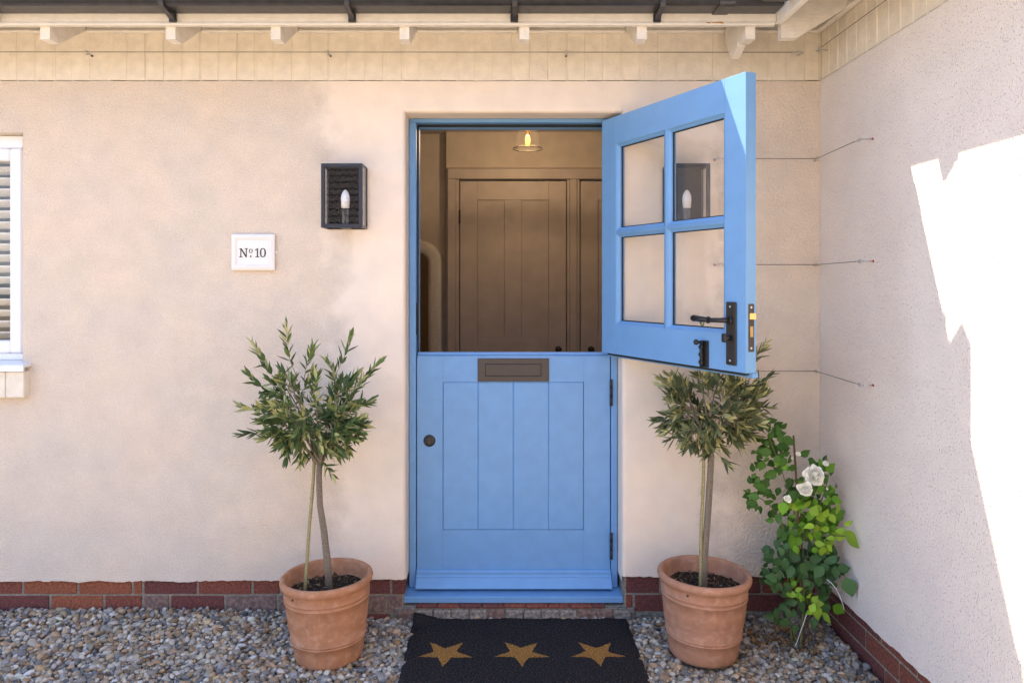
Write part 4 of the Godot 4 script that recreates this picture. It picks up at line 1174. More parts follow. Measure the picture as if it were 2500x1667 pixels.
# ------------------------------------------------------------------ pots and plants
func pot(at: Vector3, side: String, tilt: float) -> void:
	var t := thing("terracotta_pot", "terracotta pot holding the olive tree %s of the door" % side, "plant pot", "terracotta pots beside the door", at)
	t.rotation.z = tilt
	var p := [Vector2(0.0, 0.0), Vector2(0.112, 0.0), Vector2(0.119, 0.006), Vector2(0.1225, 0.018), Vector2(0.128, 0.050), Vector2(0.1332, 0.078), Vector2(0.1360, 0.0795), Vector2(0.1362, 0.082), Vector2(0.1335, 0.0835), Vector2(0.1338, 0.088), Vector2(0.1372, 0.0895), Vector2(0.1374, 0.0915), Vector2(0.1348, 0.0935), Vector2(0.143, 0.140), Vector2(0.149, 0.190), Vector2(0.1520, 0.221), Vector2(0.1545, 0.2225), Vector2(0.1547, 0.2245), Vector2(0.1523, 0.226), Vector2(0.1530, 0.236), Vector2(0.1555, 0.2375), Vector2(0.1556, 0.2395), Vector2(0.1535, 0.241), Vector2(0.1555, 0.258), Vector2(0.1565, 0.268), Vector2(0.1605, 0.272), Vector2(0.1665, 0.280), Vector2(0.1685, 0.289), Vector2(0.1665, 0.298), Vector2(0.160, 0.3035), Vector2(0.153, 0.302), Vector2(0.149, 0.296), Vector2(0.146, 0.270), Vector2(0.140, 0.220), Vector2(0.0, 0.215)]
	var clay: StandardMaterial3D = M.terracotta
	if side == "right":
		clay = M.terracotta.duplicate()
		clay.resource_name = "terracotta_pink"
		clay.albedo_color = Color(0.49, 0.235, 0.135).linear_to_srgb()
		clay.uv1_offset = Vector3(0.37, 0.21, 0.55)
	part(t, "body", lathe(p, 64, true, 0.004), clay)
	part(t, "wire_hole", lathe([Vector2(0, 0.001), Vector2(0.0035, 0.001), Vector2(0.0038, -0.002)], 10), M.black_rubber, Transform3D(Basis(Vector3.RIGHT, PI / 2), Vector3(-0.092, 0.262, 0.1262)))
	# compost and bark chips lying in the pot
	var s := thing("bark_mulch", "dark bark mulch filling the terracotta pot %s of the door" % side, "mulch", "mulch in the pots", at)
	s.rotation.z = tilt
	s.set_meta("kind", "stuff")
	var st := begin(true)
	var top := func(r, a):
		var v = Vector2(cos(a), sin(a)) * r
		return Vector3(v.x, 0.247 + lie.get_noise_2d(v.x * 40.0 + at.x * 30.0, v.y * 40.0) * 0.010 - r * r * 0.25, v.y)
	for i in 8:
		for j in 30:
			var r0 := 0.1435 * i / 8.0; var r1 := 0.1435 * (i + 1) / 8.0
			var a0 := TAU * j / 30; var a1 := TAU * (j + 1) / 30
			if i > 0: tri(st, top.call(r0, a0), top.call(r0, a1), top.call(r1, a1))
			tri(st, top.call(r0, a0), top.call(r1, a1), top.call(r1, a0))
	part(s, "compost", done(st), M.soil)
	var mm := MultiMesh.new()
	mm.transform_format = MultiMesh.TRANSFORM_3D
	mm.use_colors = true
	mm.mesh = box(Vector3(-1, -0.22, -0.3), Vector3(1, 0.22, 0.3), 0.1)
	mm.instance_count = 900
	for k in 900:
		var r := 0.139 * sqrt(rng.randf()); var a := rng.randf() * TAU
		var v: Vector3 = top.call(r, a)
		var l := rng.randf_range(0.003, 0.0085)
		if rng.randf() < 0.06: l *= 2.0
		var b := Basis(Vector3.UP, rng.randf() * TAU) * Basis(Vector3.BACK, rng.randfn() * 0.4) * Basis(Vector3.RIGHT, rng.randfn() * 0.5)
		mm.set_instance_transform(k, Transform3D(b.scaled_local(Vector3(l, rng.randf_range(0.003, 0.006), rng.randf_range(0.003, 0.007))), v + Vector3(0, 0.002, 0)))
		var c := Color(0.055, 0.032, 0.019)
		if rng.randf() < 0.28: c = Color(0.19, 0.105, 0.052)
		if rng.randf() < 0.06: c = Color(0.42, 0.28, 0.15)
		mm.set_instance_color(k, c * rng.randf_range(0.7, 1.3))
	var o := MultiMeshInstance3D.new()
	o.name = "bark_chips"
	o.multimesh = mm
	o.material_override = M.bark_chip
	o.set_meta("kind", "stuff")
	s.add_child(o, true)

# blade with a dark upper and a pale lower face, growing along +x from the origin
func leaf_mesh(wide: float, up: Color, under: Color, curl: float, fold: float, oval: float) -> ArrayMesh:
	var st := begin(true)
	var n := 6
	var pt := func(k, s, off):
		var u := float(k) / n
		var w := wide * sin(PI * pow(u, oval)) * (1.12 - 0.38 * u) * 0.5
		return Vector3(u, curl * u * u + absf(s) * fold * w + off, s * w)
	for side in [1, -1]:
		st.set_color(up if side > 0 else under)
		var off = 0.003 * side
		for k in n:
			for s in [-1.0, 0.0]:
				var a: Vector3 = pt.call(k, s, off); var b: Vector3 = pt.call(k + 1, s, off); var c: Vector3 = pt.call(k + 1, s + 1.0, off); var d: Vector3 = pt.call(k, s + 1.0, off)
				if side > 0: quad(st, a, d, c, b)
				else: quad(st, a, b, c, d)
	return done(st)

func tint(name_: String, c: Color) -> StandardMaterial3D:
	if not M.has(name_):
		var m: StandardMaterial3D = M.leaf.duplicate()
		m.resource_name = name_
		m.albedo_color = c.linear_to_srgb()
		M[name_] = m
	return M[name_]

func aim(d: Vector3, up: Vector3) -> Basis:
	# x along d, y near up
	var x := d.normalized()
	var z := x.cross(up)
	if z.length() < 0.01: z = x.cross(Vector3(0.3, 0.2, 0.9))
	z = z.normalized()
	return Basis(x, z.cross(x).normalized(), z)

func olive_tree(label: String, trunk: Array, fork: Vector3, center: Vector3, rad: Vector3, shoots_extra: Array, tones: Array, count: int, sd: int, block: Callable) -> void:
	rng.seed = sd
	var t := thing("olive_tree", label, "tree", "potted olive trees beside the door")
	var st := begin(true)
	tube_on(st, trunk, 0.0135, 0.0105, 12, false, 0.05)
	part(t, "trunk", done(st), M.olive_bark)
	var limbs := begin(true)
	var twigs := begin(true)
	var leaves := []
	var ends := []
	for k in 15:
		var ph := TAU * k * 0.381966; var cy := lerpf(-0.72, 0.80, (k + 0.5) / 15.0)
		var rr := sqrt(1.0 - cy * cy)
		var e := center + Vector3(cos(ph) * rr * rad.x, cy * rad.y, sin(ph) * rr * rad.z) * rng.randf_range(0.50, 0.72)
		var path := bez(fork + Vector3(0, -0.03 * rng.randf(), 0), fork.lerp(e, 0.5) + Vector3(0, 0.02, 0) + Vector3(rng.randf_range(-1, 1), 0, rng.randf_range(-1, 1)) * 0.015, e, 6)
		tube_on(limbs, path, 0.0046, 0.0018, 7, false, 0.06)
		ends.append(path)
	var shoots := []
	for k in count:
		var path: Array = ends[k % ends.size()]
		var base: Vector3 = path[3 + rng.randi() % 4] + Vector3(rng.randfn(), rng.randfn(), rng.randfn()) * 0.012
		var dir := (base - center + Vector3(rng.randfn(), rng.randfn(), rng.randfn()) * 0.045) / rad
		dir = (dir.normalized() + Vector3(0, 0.30, 0) + Vector3(rng.randfn(), rng.randfn(), rng.randfn()) * 0.42).normalized()
		# reach the crown's outline, unevenly
		var q := (base - center) / rad
		var to := rng.randf_range(0.62, 1.06)
		var dd := dir / rad
		var bq := q.dot(dd); var cq := q.length_squared() - to * to
		var len := 0.05
		if bq * bq - dd.length_squared() * cq > 0.0: len = (-bq + sqrt(bq * bq - dd.length_squared() * cq)) / dd.length_squared()
		shoots.append([base, dir, clampf(len, 0.05, 0.20)])
	for s in shoots_extra: shoots.append([s[0], (s[1] - s[0]).normalized(), (s[1] - s[0]).length()])
	for s in shoots:
		var base: Vector3 = s[0]; var dir: Vector3 = s[1]; var len: float = s[2]
		var bend := Vector3(rng.randfn(), rng.randfn() + 0.5, rng.randfn()) * len * 0.10
		var path := bez(base, base + dir * len * 0.5 + bend, base + dir * len, 4)
		tube_on(twigs, path, 0.0017, 0.0007, 5)
		var young := rng.randf()
		var nodes := int(len / 0.0145)
		var roll := rng.randf() * TAU
		for k in nodes + 1:
			var u := clampf((k + 0.6) / (nodes + 1.0), 0, 1)
			if u < 0.16: continue
			var p: Vector3 = path[0].lerp(path[2], u * 2.0) if u < 0.5 else path[2].lerp(path[4], u * 2.0 - 1.0)
			var axis = (path[4] - path[0]).normalized()
			var sd1 = axis.cross(Vector3(0.2, 0.1, 1)).normalized().rotated(axis, roll + k * PI / 2)
			for g in [1.0, -1.0]:
				if rng.randf() < 0.12: continue
				var open := lerpf(0.95, 0.42, u) + rng.randfn() * 0.16
				var d = (axis * cos(open) + sd1 * (g * sin(open))).normalized()
				d = (d + Vector3(rng.randfn(), rng.randfn(), rng.randfn()) * 0.10).normalized()
				var L := rng.randf_range(0.038, 0.062) * (1.0 if u < 0.8 else 0.72)
				if block.call(p + d * L) or block.call(p): continue
				var b := aim(d, (axis + sd1 * -g * 0.2).normalized()) * Basis(Vector3.RIGHT, rng.randfn() * 0.35)
				var tone := 0
				var ch := rng.randf()
				if u > 0.55 and young > 0.35: tone = 2 if ch < 0.50 else 1
				else: tone = 0 if ch < 0.50 else (1 if ch < 0.88 else 2)
				leaves.append([Transform3D(b.scaled_local(Vector3(L, L, L * rng.randf_range(0.85, 1.2))), p), tone, p.z + d.z * L * 0.5])
	part(t, "limbs", done(limbs), M.olive_bark)
	var crown := part(t, "crown", done(twigs), M.twig)
	leaves.sort_custom(func(a, b): return a[2] > b[2])
	var blade := leaf_mesh(0.275, Color(1, 1, 1), Color(2.1, 1.75, 2.3), 0.10, 0.5, 0.92)
	print(label, " leaves ", leaves.size())
	var rest := []
	for k in leaves.size():
		if k < 300: part(crown, "leaf", blade, tint("olive_leaf_%d_%d" % [sd, leaves[k][1]], tones[leaves[k][1]]), leaves[k][0])
		else: rest.append(leaves[k])
	var mm := MultiMesh.new()
	mm.transform_format = MultiMesh.TRANSFORM_3D
	mm.use_colors = true
	mm.mesh = blade
	mm.instance_count = rest.size()
	for k in rest.size():
		mm.set_instance_transform(k, rest[k][0])
		mm.set_instance_color(k, tones[rest[k][1]] * rng.randf_range(0.85, 1.15))
	var o := MultiMeshInstance3D.new()
	o.name = "foliage"
	o.multimesh = mm
	o.material_override = M.leaf
	o.set_meta("kind", "stuff")
	crown.add_child(o, true)

func cane(label: String, a: Vector3, b: Vector3, r: float, m: Material) -> void:
	var path := []
	for k in 9: path.append(a.lerp(b, k / 8.0) + Vector3(sin(k * 1.3), 0, cos(k * 1.1)) * 0.0012)
	var st := begin(true)
	tube_on(st, path, r, r * 0.9, 10)
	for k in [2, 5]:
		var p: Vector3 = a.lerp(b, k / 8.0 + 0.06)
		tube_on(st, [p - Vector3(0, 0.003, 0), p, p + Vector3(0, 0.003, 0)], r * 1.12, r * 1.12, 10)
	var o := part(self, "garden_cane", done(st), m)
	tag(o, label, "cane")

func plants() -> void:
	var g1 := ground_y(POTS[0].x, POTS[0].y) - 0.004; var g2 := ground_y(POTS[1].x, POTS[1].y) + 0.006
	pot(Vector3(POTS[0].x, g1, POTS[0].y), "left", 0.035)
	pot(Vector3(POTS[1].x, g2, POTS[1].y), "right", -0.012)
	var tones1 := [Color(0.075, 0.125, 0.044), Color(0.12, 0.175, 0.055), Color(0.42, 0.42, 0.17)]
	var tones2 := [Color(0.080, 0.105, 0.046), Color(0.155, 0.175, 0.075), Color(0.44, 0.42, 0.19)]
	var free := func(_p): return false
	# left tree
	var T1 := [Vector3(-0.617, g1 + 0.20, 0.285), Vector3(-0.630, 0.30, 0.285), Vector3(-0.640, 0.40, 0.288), Vector3(-0.655, 0.50, 0.29), Vector3(-0.659, 0.60, 0.29), Vector3(-0.657, 0.655, 0.29)]
	var c1 := Vector3(-0.685, 0.85, 0.285)
	var ex1 := [[Vector3(-0.74, 0.98, 0.30), Vector3(-0.772, 1.165, 0.31)], [Vector3(-0.60, 0.97, 0.31), Vector3(-0.535, 1.128, 0.32)], [Vector3(-0.82, 0.95, 0.28), Vector3(-0.905, 1.10, 0.29)], [Vector3(-0.53, 0.90, 0.30), Vector3(-0.428, 1.03, 0.31)], [Vector3(-0.84, 0.83, 0.30), Vector3(-0.935, 0.87, 0.32)], [Vector3(-0.83, 0.78, 0.32), Vector3(-0.925, 0.775, 0.35)], [Vector3(-0.66, 0.68, 0.31), Vector3(-0.595, 0.615, 0.33)], [Vector3(-0.70, 0.97, 0.34), Vector3(-0.665, 1.09, 0.36)], [Vector3(-0.57, 0.86, 0.33), Vector3(-0.48, 0.98, 0.36)], [Vector3(-0.86, 0.92, 0.27), Vector3(-0.925, 0.985, 0.27)]]
	olive_tree("young standard olive tree in the pot left of the blue door", T1, Vector3(-0.655, 0.665, 0.29), c1, Vector3(0.24, 0.205, 0.215), ex1, tones1, 145, 101, free)
	cane("slim green plant cane beside the left olive trunk", Vector3(-0.713, g1 + 0.20, 0.295), Vector3(-0.676, 0.70, 0.275), 0.0066, M.green_cane)
	# right tree, its top behind the open leaf
	var T2 := [Vector3(0.757, g2 + 0.20, 0.29), Vector3(0.762, 0.31, 0.29), Vector3(0.771, 0.42, 0.29), Vector3(0.778, 0.52, 0.29), Vector3(0.783, 0.61, 0.29), Vector3(0.786, 0.66, 0.29), Vector3(0.782, 0.715, 0.29)]
	var c2 := Vector3(0.785, 0.87, 0.275)
	# keep twigs off the door leaf, which hangs above 1.02 on the line from (0.436, -0.081) to (0.794, 0.655)
	var off := func(p: Vector3):
		if p.y < 0.995: return false
		return Vector2(p.x - 0.476, p.z + 0.10).dot(Vector2(0.8996, -0.4368)) < 0.030
	var ex2 := [[Vector3(0.87, 0.95, 0.25), Vector3(0.995, 1.095, 0.26)], [Vector3(0.88, 0.90, 0.28), Vector3(1.0, 0.985, 0.30)], [Vector3(0.69, 0.86, 0.32), Vector3(0.575, 0.99, 0.35)], [Vector3(0.70, 0.88, 0.30), Vector3(0.60, 0.93, 0.33)], [Vector3(0.85, 0.98, 0.20), Vector3(0.90, 1.18, 0.18)], [Vector3(0.82, 0.95, 0.18), Vector3(0.80, 1.16, 0.10)], [Vector3(0.87, 0.80, 0.30), Vector3(0.975, 0.80, 0.33)], [Vector3(0.80, 0.70, 0.31), Vector3(0.845, 0.655, 0.34)], [Vector3(0.76, 0.9, 0.36), Vector3(0.72, 0.99, 0.42)]]
	olive_tree("young standard olive tree in the right pot, crown under the open blue leaf", T2, Vector3(0.780, 0.715, 0.29), c2, Vector3(0.215, 0.19, 0.20), ex2, tones2, 145, 202, off)
	cane("slim green plant cane beside the right olive trunk", Vector3(0.741, g2 + 0.20, 0.30), Vector3(0.763, 0.72, 0.28), 0.0064, M.green_cane)
	rose_bush()

# the rose is laid out on an upright sheet of its own: right along the wall, down from 0.844 m
func at_rose(x: float, y: float, z: float) -> Vector3:
	return Vector3(minf(0.898 + x * 0.0005876, 1.296), 0.844 - y * 0.0005876, z)

func rose_bush() -> void:
	rng.seed = 77
	var t := thing("rose_bush", "climbing rose with white blooms growing in the wall corner", "rose bush")
	var stems := begin(true)
	var lines := [[Vector3(350, 1500, 0.24), Vector3(345, 1250, 0.22), Vector3(330, 820, 0.21)], [Vector3(385, 1530, 0.26), Vector3(430, 1280, 0.25), Vector3(430, 800, 0.22)], [Vector3(400, 1520, 0.24), Vector3(460, 1100, 0.20), Vector3(500, 560, 0.22)], [Vector3(430, 900, 0.22), Vector3(380, 620, 0.22), Vector3(270, 330, 0.23)], [Vector3(430, 820, 0.22), Vector3(560, 640, 0.22), Vector3(590, 400, 0.24)], [Vector3(330, 820, 0.21), Vector3(280, 620, 0.22), Vector3(110, 545, 0.25)], [Vector3(270, 330, 0.23), Vector3(225, 240, 0.23), Vector3(205, 120, 0.22)], [Vector3(420, 700, 0.22), Vector3(410, 560, 0.24), Vector3(415, 390, 0.26)], [Vector3(430, 820, 0.22), Vector3(600, 780, 0.27), Vector3(690, 770, 0.31)], [Vector3(380, 1480, 0.24), Vector3(360, 1400, 0.24), Vector3(300, 1330, 0.26)]]
	for l in lines:
		var p := bez(at_rose(l[0].x, l[0].y, l[0].z), at_rose(l[1].x, l[1].y, l[1].z), at_rose(l[2].x, l[2].y, l[2].z), 8)
		tube_on(stems, p, 0.0036, 0.0014, 7)
	var crown := part(t, "stems", done(stems), M.rose_stem)
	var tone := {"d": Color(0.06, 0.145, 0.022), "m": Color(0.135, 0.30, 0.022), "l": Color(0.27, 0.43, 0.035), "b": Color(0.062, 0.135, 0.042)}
	var blades := [leaf_mesh(0.72, Color(1, 1, 1), Color(1.25, 1.15, 1.5), 0.14, 0.28, 0.82), leaf_mesh(0.78, Color(1, 1, 1), Color(1.25, 1.15, 1.5), -0.12, 0.22, 0.78), leaf_mesh(0.64, Color(1, 1, 1), Color(1.25, 1.15, 1.5), -0.25, 0.4, 0.85)]
	# right, down, heading in degrees (90 up), length, tone
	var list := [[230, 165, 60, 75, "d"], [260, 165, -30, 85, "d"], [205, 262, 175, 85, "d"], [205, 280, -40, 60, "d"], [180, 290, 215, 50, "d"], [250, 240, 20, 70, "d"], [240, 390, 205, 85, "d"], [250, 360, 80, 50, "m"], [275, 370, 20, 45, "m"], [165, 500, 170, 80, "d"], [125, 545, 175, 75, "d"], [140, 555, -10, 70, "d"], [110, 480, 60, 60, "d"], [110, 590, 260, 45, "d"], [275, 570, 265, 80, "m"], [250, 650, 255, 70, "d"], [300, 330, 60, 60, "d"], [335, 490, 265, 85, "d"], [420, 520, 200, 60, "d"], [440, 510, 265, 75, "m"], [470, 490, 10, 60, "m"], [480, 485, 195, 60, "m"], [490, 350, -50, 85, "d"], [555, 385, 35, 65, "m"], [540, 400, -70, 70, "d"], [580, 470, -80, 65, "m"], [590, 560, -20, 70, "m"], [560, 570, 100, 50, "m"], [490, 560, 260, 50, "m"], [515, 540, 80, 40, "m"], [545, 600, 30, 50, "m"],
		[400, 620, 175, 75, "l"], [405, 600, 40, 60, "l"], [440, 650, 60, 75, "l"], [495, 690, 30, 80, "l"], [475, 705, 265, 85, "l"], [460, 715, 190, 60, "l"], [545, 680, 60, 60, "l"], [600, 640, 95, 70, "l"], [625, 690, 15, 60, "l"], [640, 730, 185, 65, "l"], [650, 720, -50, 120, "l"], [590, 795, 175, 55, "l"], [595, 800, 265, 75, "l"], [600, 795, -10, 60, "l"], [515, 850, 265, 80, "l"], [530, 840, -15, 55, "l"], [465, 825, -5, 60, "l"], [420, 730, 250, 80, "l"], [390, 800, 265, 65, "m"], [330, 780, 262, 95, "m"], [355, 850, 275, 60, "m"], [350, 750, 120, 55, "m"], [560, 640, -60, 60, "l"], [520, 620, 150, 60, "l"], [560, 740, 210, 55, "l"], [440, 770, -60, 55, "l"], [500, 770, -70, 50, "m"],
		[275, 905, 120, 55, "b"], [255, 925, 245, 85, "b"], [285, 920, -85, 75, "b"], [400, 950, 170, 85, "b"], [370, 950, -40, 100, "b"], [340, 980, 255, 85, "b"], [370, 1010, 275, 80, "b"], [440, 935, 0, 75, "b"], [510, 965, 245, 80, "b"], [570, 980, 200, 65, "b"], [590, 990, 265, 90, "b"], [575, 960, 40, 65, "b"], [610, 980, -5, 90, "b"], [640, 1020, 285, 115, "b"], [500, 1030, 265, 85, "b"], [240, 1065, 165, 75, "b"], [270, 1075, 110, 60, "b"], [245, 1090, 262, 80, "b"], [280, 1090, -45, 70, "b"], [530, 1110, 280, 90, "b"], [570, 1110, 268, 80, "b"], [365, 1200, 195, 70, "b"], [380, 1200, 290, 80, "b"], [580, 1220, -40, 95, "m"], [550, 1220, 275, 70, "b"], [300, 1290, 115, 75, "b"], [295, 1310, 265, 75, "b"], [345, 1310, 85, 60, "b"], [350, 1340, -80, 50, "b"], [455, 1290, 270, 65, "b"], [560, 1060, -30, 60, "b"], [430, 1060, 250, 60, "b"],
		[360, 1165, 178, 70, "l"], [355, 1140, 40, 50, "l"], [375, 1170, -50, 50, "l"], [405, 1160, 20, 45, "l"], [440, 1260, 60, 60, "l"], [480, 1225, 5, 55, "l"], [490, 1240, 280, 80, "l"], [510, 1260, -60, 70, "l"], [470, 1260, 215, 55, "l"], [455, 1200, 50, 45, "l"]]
	var deep := []
	for pass_ in 7:
		for q in list:
			var px: float = q[0]; var py: float = q[1]; var ang: float = q[2]; var len: float = q[3]
			var c: String = q[4]
			var z := 0.262 + rng.randf_range(-0.02, 0.03)
			if px > 600: z += 0.05
			if pass_ > 0:
				if py > 1150 and rng.randf() < 0.6: continue
				px += rng.randfn() * 35.0; py += rng.randfn() * 32.0; ang += rng.randfn() * 50.0
				z = (0.235 if pass_ < 3 else 0.20) + rng.randf_range(-0.04, 0.035)
				len *= 0.85 if pass_ < 3 else 0.72
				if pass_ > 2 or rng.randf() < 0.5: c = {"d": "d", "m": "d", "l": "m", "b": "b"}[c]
				px = clampf(px, 90, 640)
			var a := deg_to_rad(ang + rng.randfn() * 6.0)
			var d := Vector3(cos(a), sin(a), rng.randf_range(-0.35, 0.30)).normalized()
			var up := Vector3(rng.randfn() * 0.45, 0.45 + rng.randfn() * 0.4, 1.0).normalized()
			var L := len * 0.0005876 * rng.randf_range(0.98, 1.2)
			var p := at_rose(px, py, z)
			if p.x + d.x * L > 1.303: p.x = 1.303 - d.x * L
			if pass_ > 2:
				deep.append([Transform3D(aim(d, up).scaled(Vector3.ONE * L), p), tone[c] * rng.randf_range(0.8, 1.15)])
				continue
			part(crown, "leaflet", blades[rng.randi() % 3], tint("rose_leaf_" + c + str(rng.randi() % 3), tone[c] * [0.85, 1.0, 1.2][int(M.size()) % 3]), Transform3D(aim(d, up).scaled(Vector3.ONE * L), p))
	var inner := MultiMesh.new()
	inner.transform_format = MultiMesh.TRANSFORM_3D
	inner.use_colors = true
	inner.mesh = blades[0]
	inner.instance_count = deep.size()
	for k in deep.size():
		inner.set_instance_transform(k, deep[k][0])
		inner.set_instance_color(k, deep[k][1])
	var io := MultiMeshInstance3D.new()
	io.name = "foliage"
	io.multimesh = inner
	io.material_override = M.leaf
	io.set_meta("kind", "stuff")
	crown.add_child(io, true)
	# dry brown litter caught at the foot of the bush
	var lit := MultiMesh.new()
	lit.transform_format = MultiMesh.TRANSFORM_3D
	lit.use_colors = true
	lit.mesh = leaf_mesh(0.5, Color(1, 1, 1), Color(1.2, 1.2, 1.2), 0.3, 0.6, 0.85)
	lit.instance_count = 150
	for k in 150:
		var lx := 1.06 + rng.randfn() * 0.09; var lz := 0.20 + rng.randfn() * 0.06
		lx = minf(lx, 1.28); lz = maxf(lz, 0.03)
		var lb := Basis(Vector3.UP, rng.randf() * TAU) * Basis(Vector3.BACK, rng.randfn() * 0.5) * Basis(Vector3.RIGHT, rng.randfn() * 0.8)
		lit.set_instance_transform(k, Transform3D(lb.scaled_local(Vector3.ONE * rng.randf_range(0.012, 0.028)), Vector3(lx, ground_y(lx, lz) + 0.012, lz)))
		lit.set_instance_color(k, Color(0.25, 0.14, 0.06) * rng.randf_range(0.5, 1.3))
	var lo := MultiMeshInstance3D.new()
	lo.name = numbered("leaf_litter")
	lo.multimesh = lit
	lo.material_override = M.leaf
	add_child(lo)
	tag(lo, "dry brown leaf litter on the gravel under the rose", "leaf litter", "", "stuff")
	# blooms
	bloom(t, at_rose(415, 375, 0.335), 0.043, 30, Vector3(0.1, 0.25, 1), 1.0)
	bloom(t, at_rose(355, 447, 0.350), 0.032, 16, Vector3(-0.15, -0.2, 1), 1.0)
	bloom(t, at_rose(265, 523, 0.33), 0.018, 8, Vector3(-0.3, 0.1, 1), 1.0)
	bloom(t, at_rose(348, 268, 0.30), 0.016, 9, Vector3(0.1, 1.0, 0.3), 0.35)
	bloom(t, at_rose(515, 330, 0.30), 0.019, 10, Vector3(0.4, 1.0, 0.3), 0.35)
	bloom(t, at_rose(332, 292, 0.27), 0.008, 6, Vector3(-0.4, -0.6, 0.6), 0.3)
	bloom(t, at_rose(540, 486, 0.28), 0.008, 6, Vector3(0.6, 0.3, 0.6), 0.3)
	for b in [[210, 100], [570, 325], [635, 490], [195, 128]]:
		part(t, "bud", lathe([Vector2(0, -0.008), Vector2(0.0045, -0.004), Vector2(0.005, 0.002), Vector2(0.002, 0.010), Vector2(0, 0.013)], 9), M.rose_stem, Transform3D(Basis(), at_rose(b[0], b[1], 0.24)))
	cane("brown bamboo cane standing in the rose bush", Vector3(1.148, -0.06, 0.245), Vector3(1.121, 0.742, 0.215), 0.0042, M.brown_cane)
	cane("short brown cane at the foot of the rose", Vector3(1.168, -0.06, 0.235), Vector3(1.172, 0.16, 0.225), 0.0034, M.brown_cane)
	var tw := part(self, "twine", tube(bez(at_rose(525, 1038, 0.305), at_rose(590, 1080, 0.32), at_rose(625, 1220, 0.315), 10), 0.0012, 0.0012, 6), M.twine_white)
	tag(tw, "white twine curling off the rose leaves beside the side wall", "twine")
	var tw2 := part(self, "twine", tube(bez(at_rose(412, 1272, 0.285), at_rose(385, 1340, 0.29), at_rose(340, 1475, 0.285), 10), 0.0012, 0.0012, 6), M.twine_white)
	tag(tw2, "white twine hanging low among the rose stems", "twine")

func petal_mesh(cup: float) -> ArrayMesh:
	var st := begin(true)
	var n := 6
	var f := func(i, j):
		var u := float(i) / n; var v := float(j) / n * 2.0 - 1.0
		var w := sin(PI * (0.12 + 0.78 * pow(u, 0.7))) * 0.62 + 0.06
		var x := u * (1.0 - 0.10 * v * v * u) + 0.02 * sin(v * 7.0) * u
		return Vector3(x, cup * (u * u * 0.9 + v * v * w * 0.55) - 0.22 * pow(u, 5) + 0.03 * sin(v * 5.0 + 1.0) * u, v * w)
	for i in n:
		for j in n:
			quad(st, f.call(i, j), f.call(i, j + 1), f.call(i + 1, j + 1), f.call(i + 1, j))
	return done(st)

func bloom(bush: Node3D, at: Vector3, r: float, petals: int, face: Vector3, open: float) -> void:
	var b := Node3D.new()
	b.name = "bloom"
	bush.add_child(b, true)
	var y := face.normalized()
	var x := y.cross(Vector3(0.2, 0.9, 0.3)).normalized()
	b.transform = Transform3D(Basis(x, y, x.cross(y)), at)
	var m := [petal_mesh(0.35), petal_mesh(0.75), petal_mesh(1.2)]
	for k in petals:
		var u := 1.0 - float(k) / petals
		var tilt := lerpf(1.15, 0.10, pow(u, 0.6)) if open > 0.5 else lerpf(1.45, 1.05, u)
		var s := r * lerpf(0.50, 1.0, u) * rng.randf_range(0.9, 1.08)
		var bs := Basis(Vector3.UP, k * 2.39996 + rng.randfn() * 0.1) * Basis(Vector3.BACK, tilt)
		part(b, "petal", m[0 if u > 0.66 else (1 if u > 0.33 else 2)], M.petal, Transform3D(bs.scaled_local(Vector3(s, s, s * rng.randf_range(0.85, 1.0))), Vector3(0, lerpf(0.16, -0.05, u) * r, 0)))
	part(b, "petal", lathe([Vector2(0, -0.15 * r), Vector2(0.24 * r, 0.0), Vector2(0.27 * r, 0.2 * r), Vector2(0.20 * r, 0.36 * r), Vector2(0.10 * r, 0.33 * r), Vector2(0, 0.24 * r)], 14, true, 0.08), M.petal)
	if open > 0.5 and r > 0.014:
		var st := begin(true)
		for k in 14:
			var a := k * 2.4; var rr := r * 0.16 * sqrt(k / 14.0)
			tube_on(st, [Vector3(cos(a) * rr * 0.4, 0, sin(a) * rr * 0.4), Vector3(cos(a) * rr, r * 0.34, sin(a) * rr)], r * 0.018, r * 0.03, 5)
		part(b, "stamens", done(st), M.stamen)

# ------------------------------------------------------------------ house across the yard, mirrored in the lantern backs
func far_house() -> void:
	var t := thing("opposite_house", "house across the yard whose dark pantiled roof is mirrored in the wall lanterns", "house", "", Vector3(-1.0, -0.05, 18.9))
	part(t, "wall", box(Vector3(-9, 0, 0.3), Vector3(9, 2.75, 5.5), 0.0), M.far_wall)
	var st := begin(false)
	var rows := 15
	var cols := int(18.8 / 0.2) * 6
	for r in rows:
		var y0 := 2.65 + r * 0.235; var z0 := r * 0.235
		for i in cols:
			var x0 := -9.4 + 18.8 * i / cols; var x1 := -9.4 + 18.8 * (i + 1) / cols
			var w := func(i2): return 0.034 * sin(TAU * (i2 % 6) / 6.0) + 0.012 * sin(2 * TAU * (i2 % 6) / 6.0)
			var a0: float = w.call(i); var a1: float = w.call(i + 1)
			# each course laps the one below by a step
			var n := Vector3(0, 0.707, -0.707)
			var p := [Vector3(x0, y0, z0) + n * (a0 + 0.06), Vector3(x1, y0, z0) + n * (a1 + 0.06), Vector3(x1, y0 + 0.235, z0 + 0.235) + n * a1, Vector3(x0, y0 + 0.235, z0 + 0.235) + n * a0]
			quad(st, p[0], p[1], p[2], p[3])
			quad(st, Vector3(x0, y0, z0) + n * a0, Vector3(x1, y0, z0) + n * a1, p[1], p[0])
	part(t, "pantiled_roof", done(st), M.roof_tile)
	part(t, "rear_roof", box(Vector3(-9.4, 2.7, 3.55), Vector3(9.4, 6.1, 3.8), 0.0), M.roof_tile)

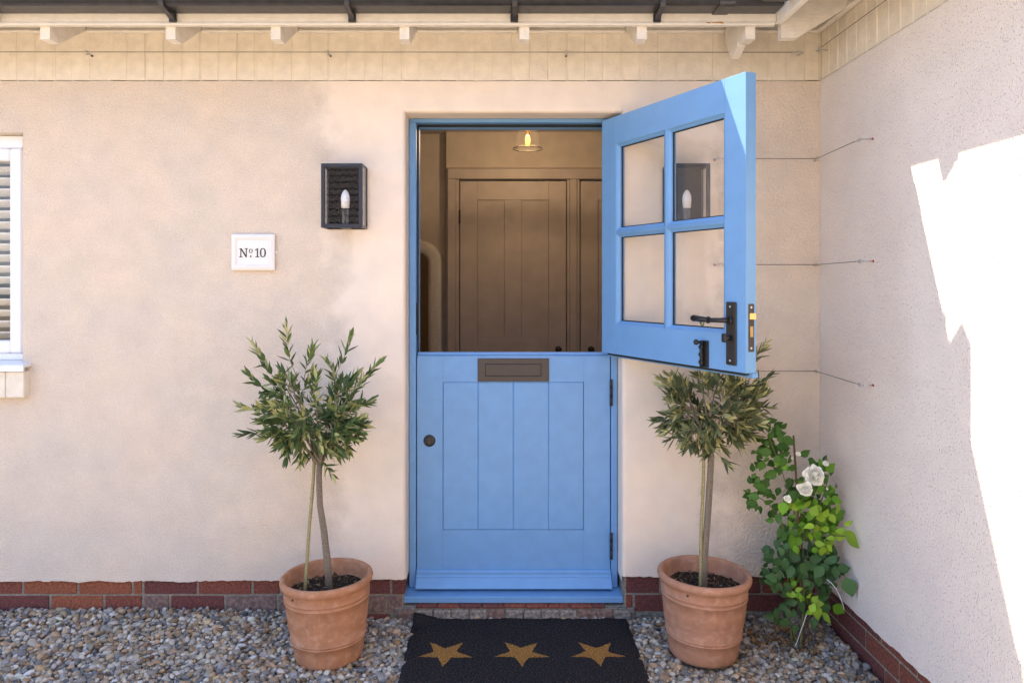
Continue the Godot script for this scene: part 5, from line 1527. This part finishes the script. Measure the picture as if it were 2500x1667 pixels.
func _ready() -> void:
	# ---- camera: level, with the lens shifted down and a little to the right
	var cam := Camera3D.new()
	cam.name = "camera"
	cam.projection = Camera3D.PROJECTION_FRUSTUM
	cam.near = 0.05
	cam.far = 200.0
	cam.size = 0.05 * 1667.0 / 1824.0
	cam.frustum_offset = Vector2(0.05 * 35.0 / 1824.0, -0.05 * 143.5 / 1824.0)
	cam.position = Vector3(0, 1.32, 3.04)
	add_child(cam)
	cam.current = true
	# ---- sky
	var env := Environment.new()
	env.background_mode = Environment.BG_SKY
	var sky := Sky.new()
	var sm := ProceduralSkyMaterial.new()
	sm.sky_top_color = Color(0.46, 0.55, 0.71)
	sm.sky_horizon_color = Color(0.82, 0.83, 0.84)
	sm.sky_curve = 0.12
	sm.ground_bottom_color = Color(0.35, 0.32, 0.28)
	sm.ground_horizon_color = Color(0.60, 0.64, 0.68)
	sm.sun_angle_max = 6.0
	sky.sky_material = sm
	env.sky = sky
	env.background_energy_multiplier = 1.1
	env.tonemap_mode = Environment.TONE_MAPPER_LINEAR
	env.tonemap_exposure = 4.15
	env.sdfgi_enabled = true
	env.ssao_enabled = true
	env.ssil_enabled = true
	var we := WorldEnvironment.new()
	we.name = "environment"
	we.environment = env
	add_child(we)
	# ---- sun: high, from the left and a little from behind the house
	var sun := DirectionalLight3D.new()
	sun.name = "sun"
	sun.light_energy = 1.15
	sun.light_color = Color(1.0, 0.93, 0.82)
	sun.light_angular_distance = 0.5
	sun.shadow_enabled = true
	add_child(sun)
	sun.look_at_from_position(Vector3.ZERO, Vector3(1.0, -1.63, 0.61), Vector3.UP)
	# ---- the place
	rng.seed = 5
	bulge_noise = noise(1.0, 3, 2)
	lie = noise(1.0, 8, 2)
	materials()
	print("materials")
	ground()
	front_wall()
	side_wall()
	eaves()
	side_eaves()
	gutters()
	hall()
	dark_room()
	far_house()
	print("structure")
	door_frame()
	lower_leaf()
	upper_leaf()
	window_unit()
	lantern(-0.611, "black box wall lantern to the left of the doorway")
	lantern(0.752, "black box wall lantern seen through the glass of the open leaf")
	number_sign()
	wires()
	gravel()
	door_mat()
	print("objects")
	plants()
	print("plants")
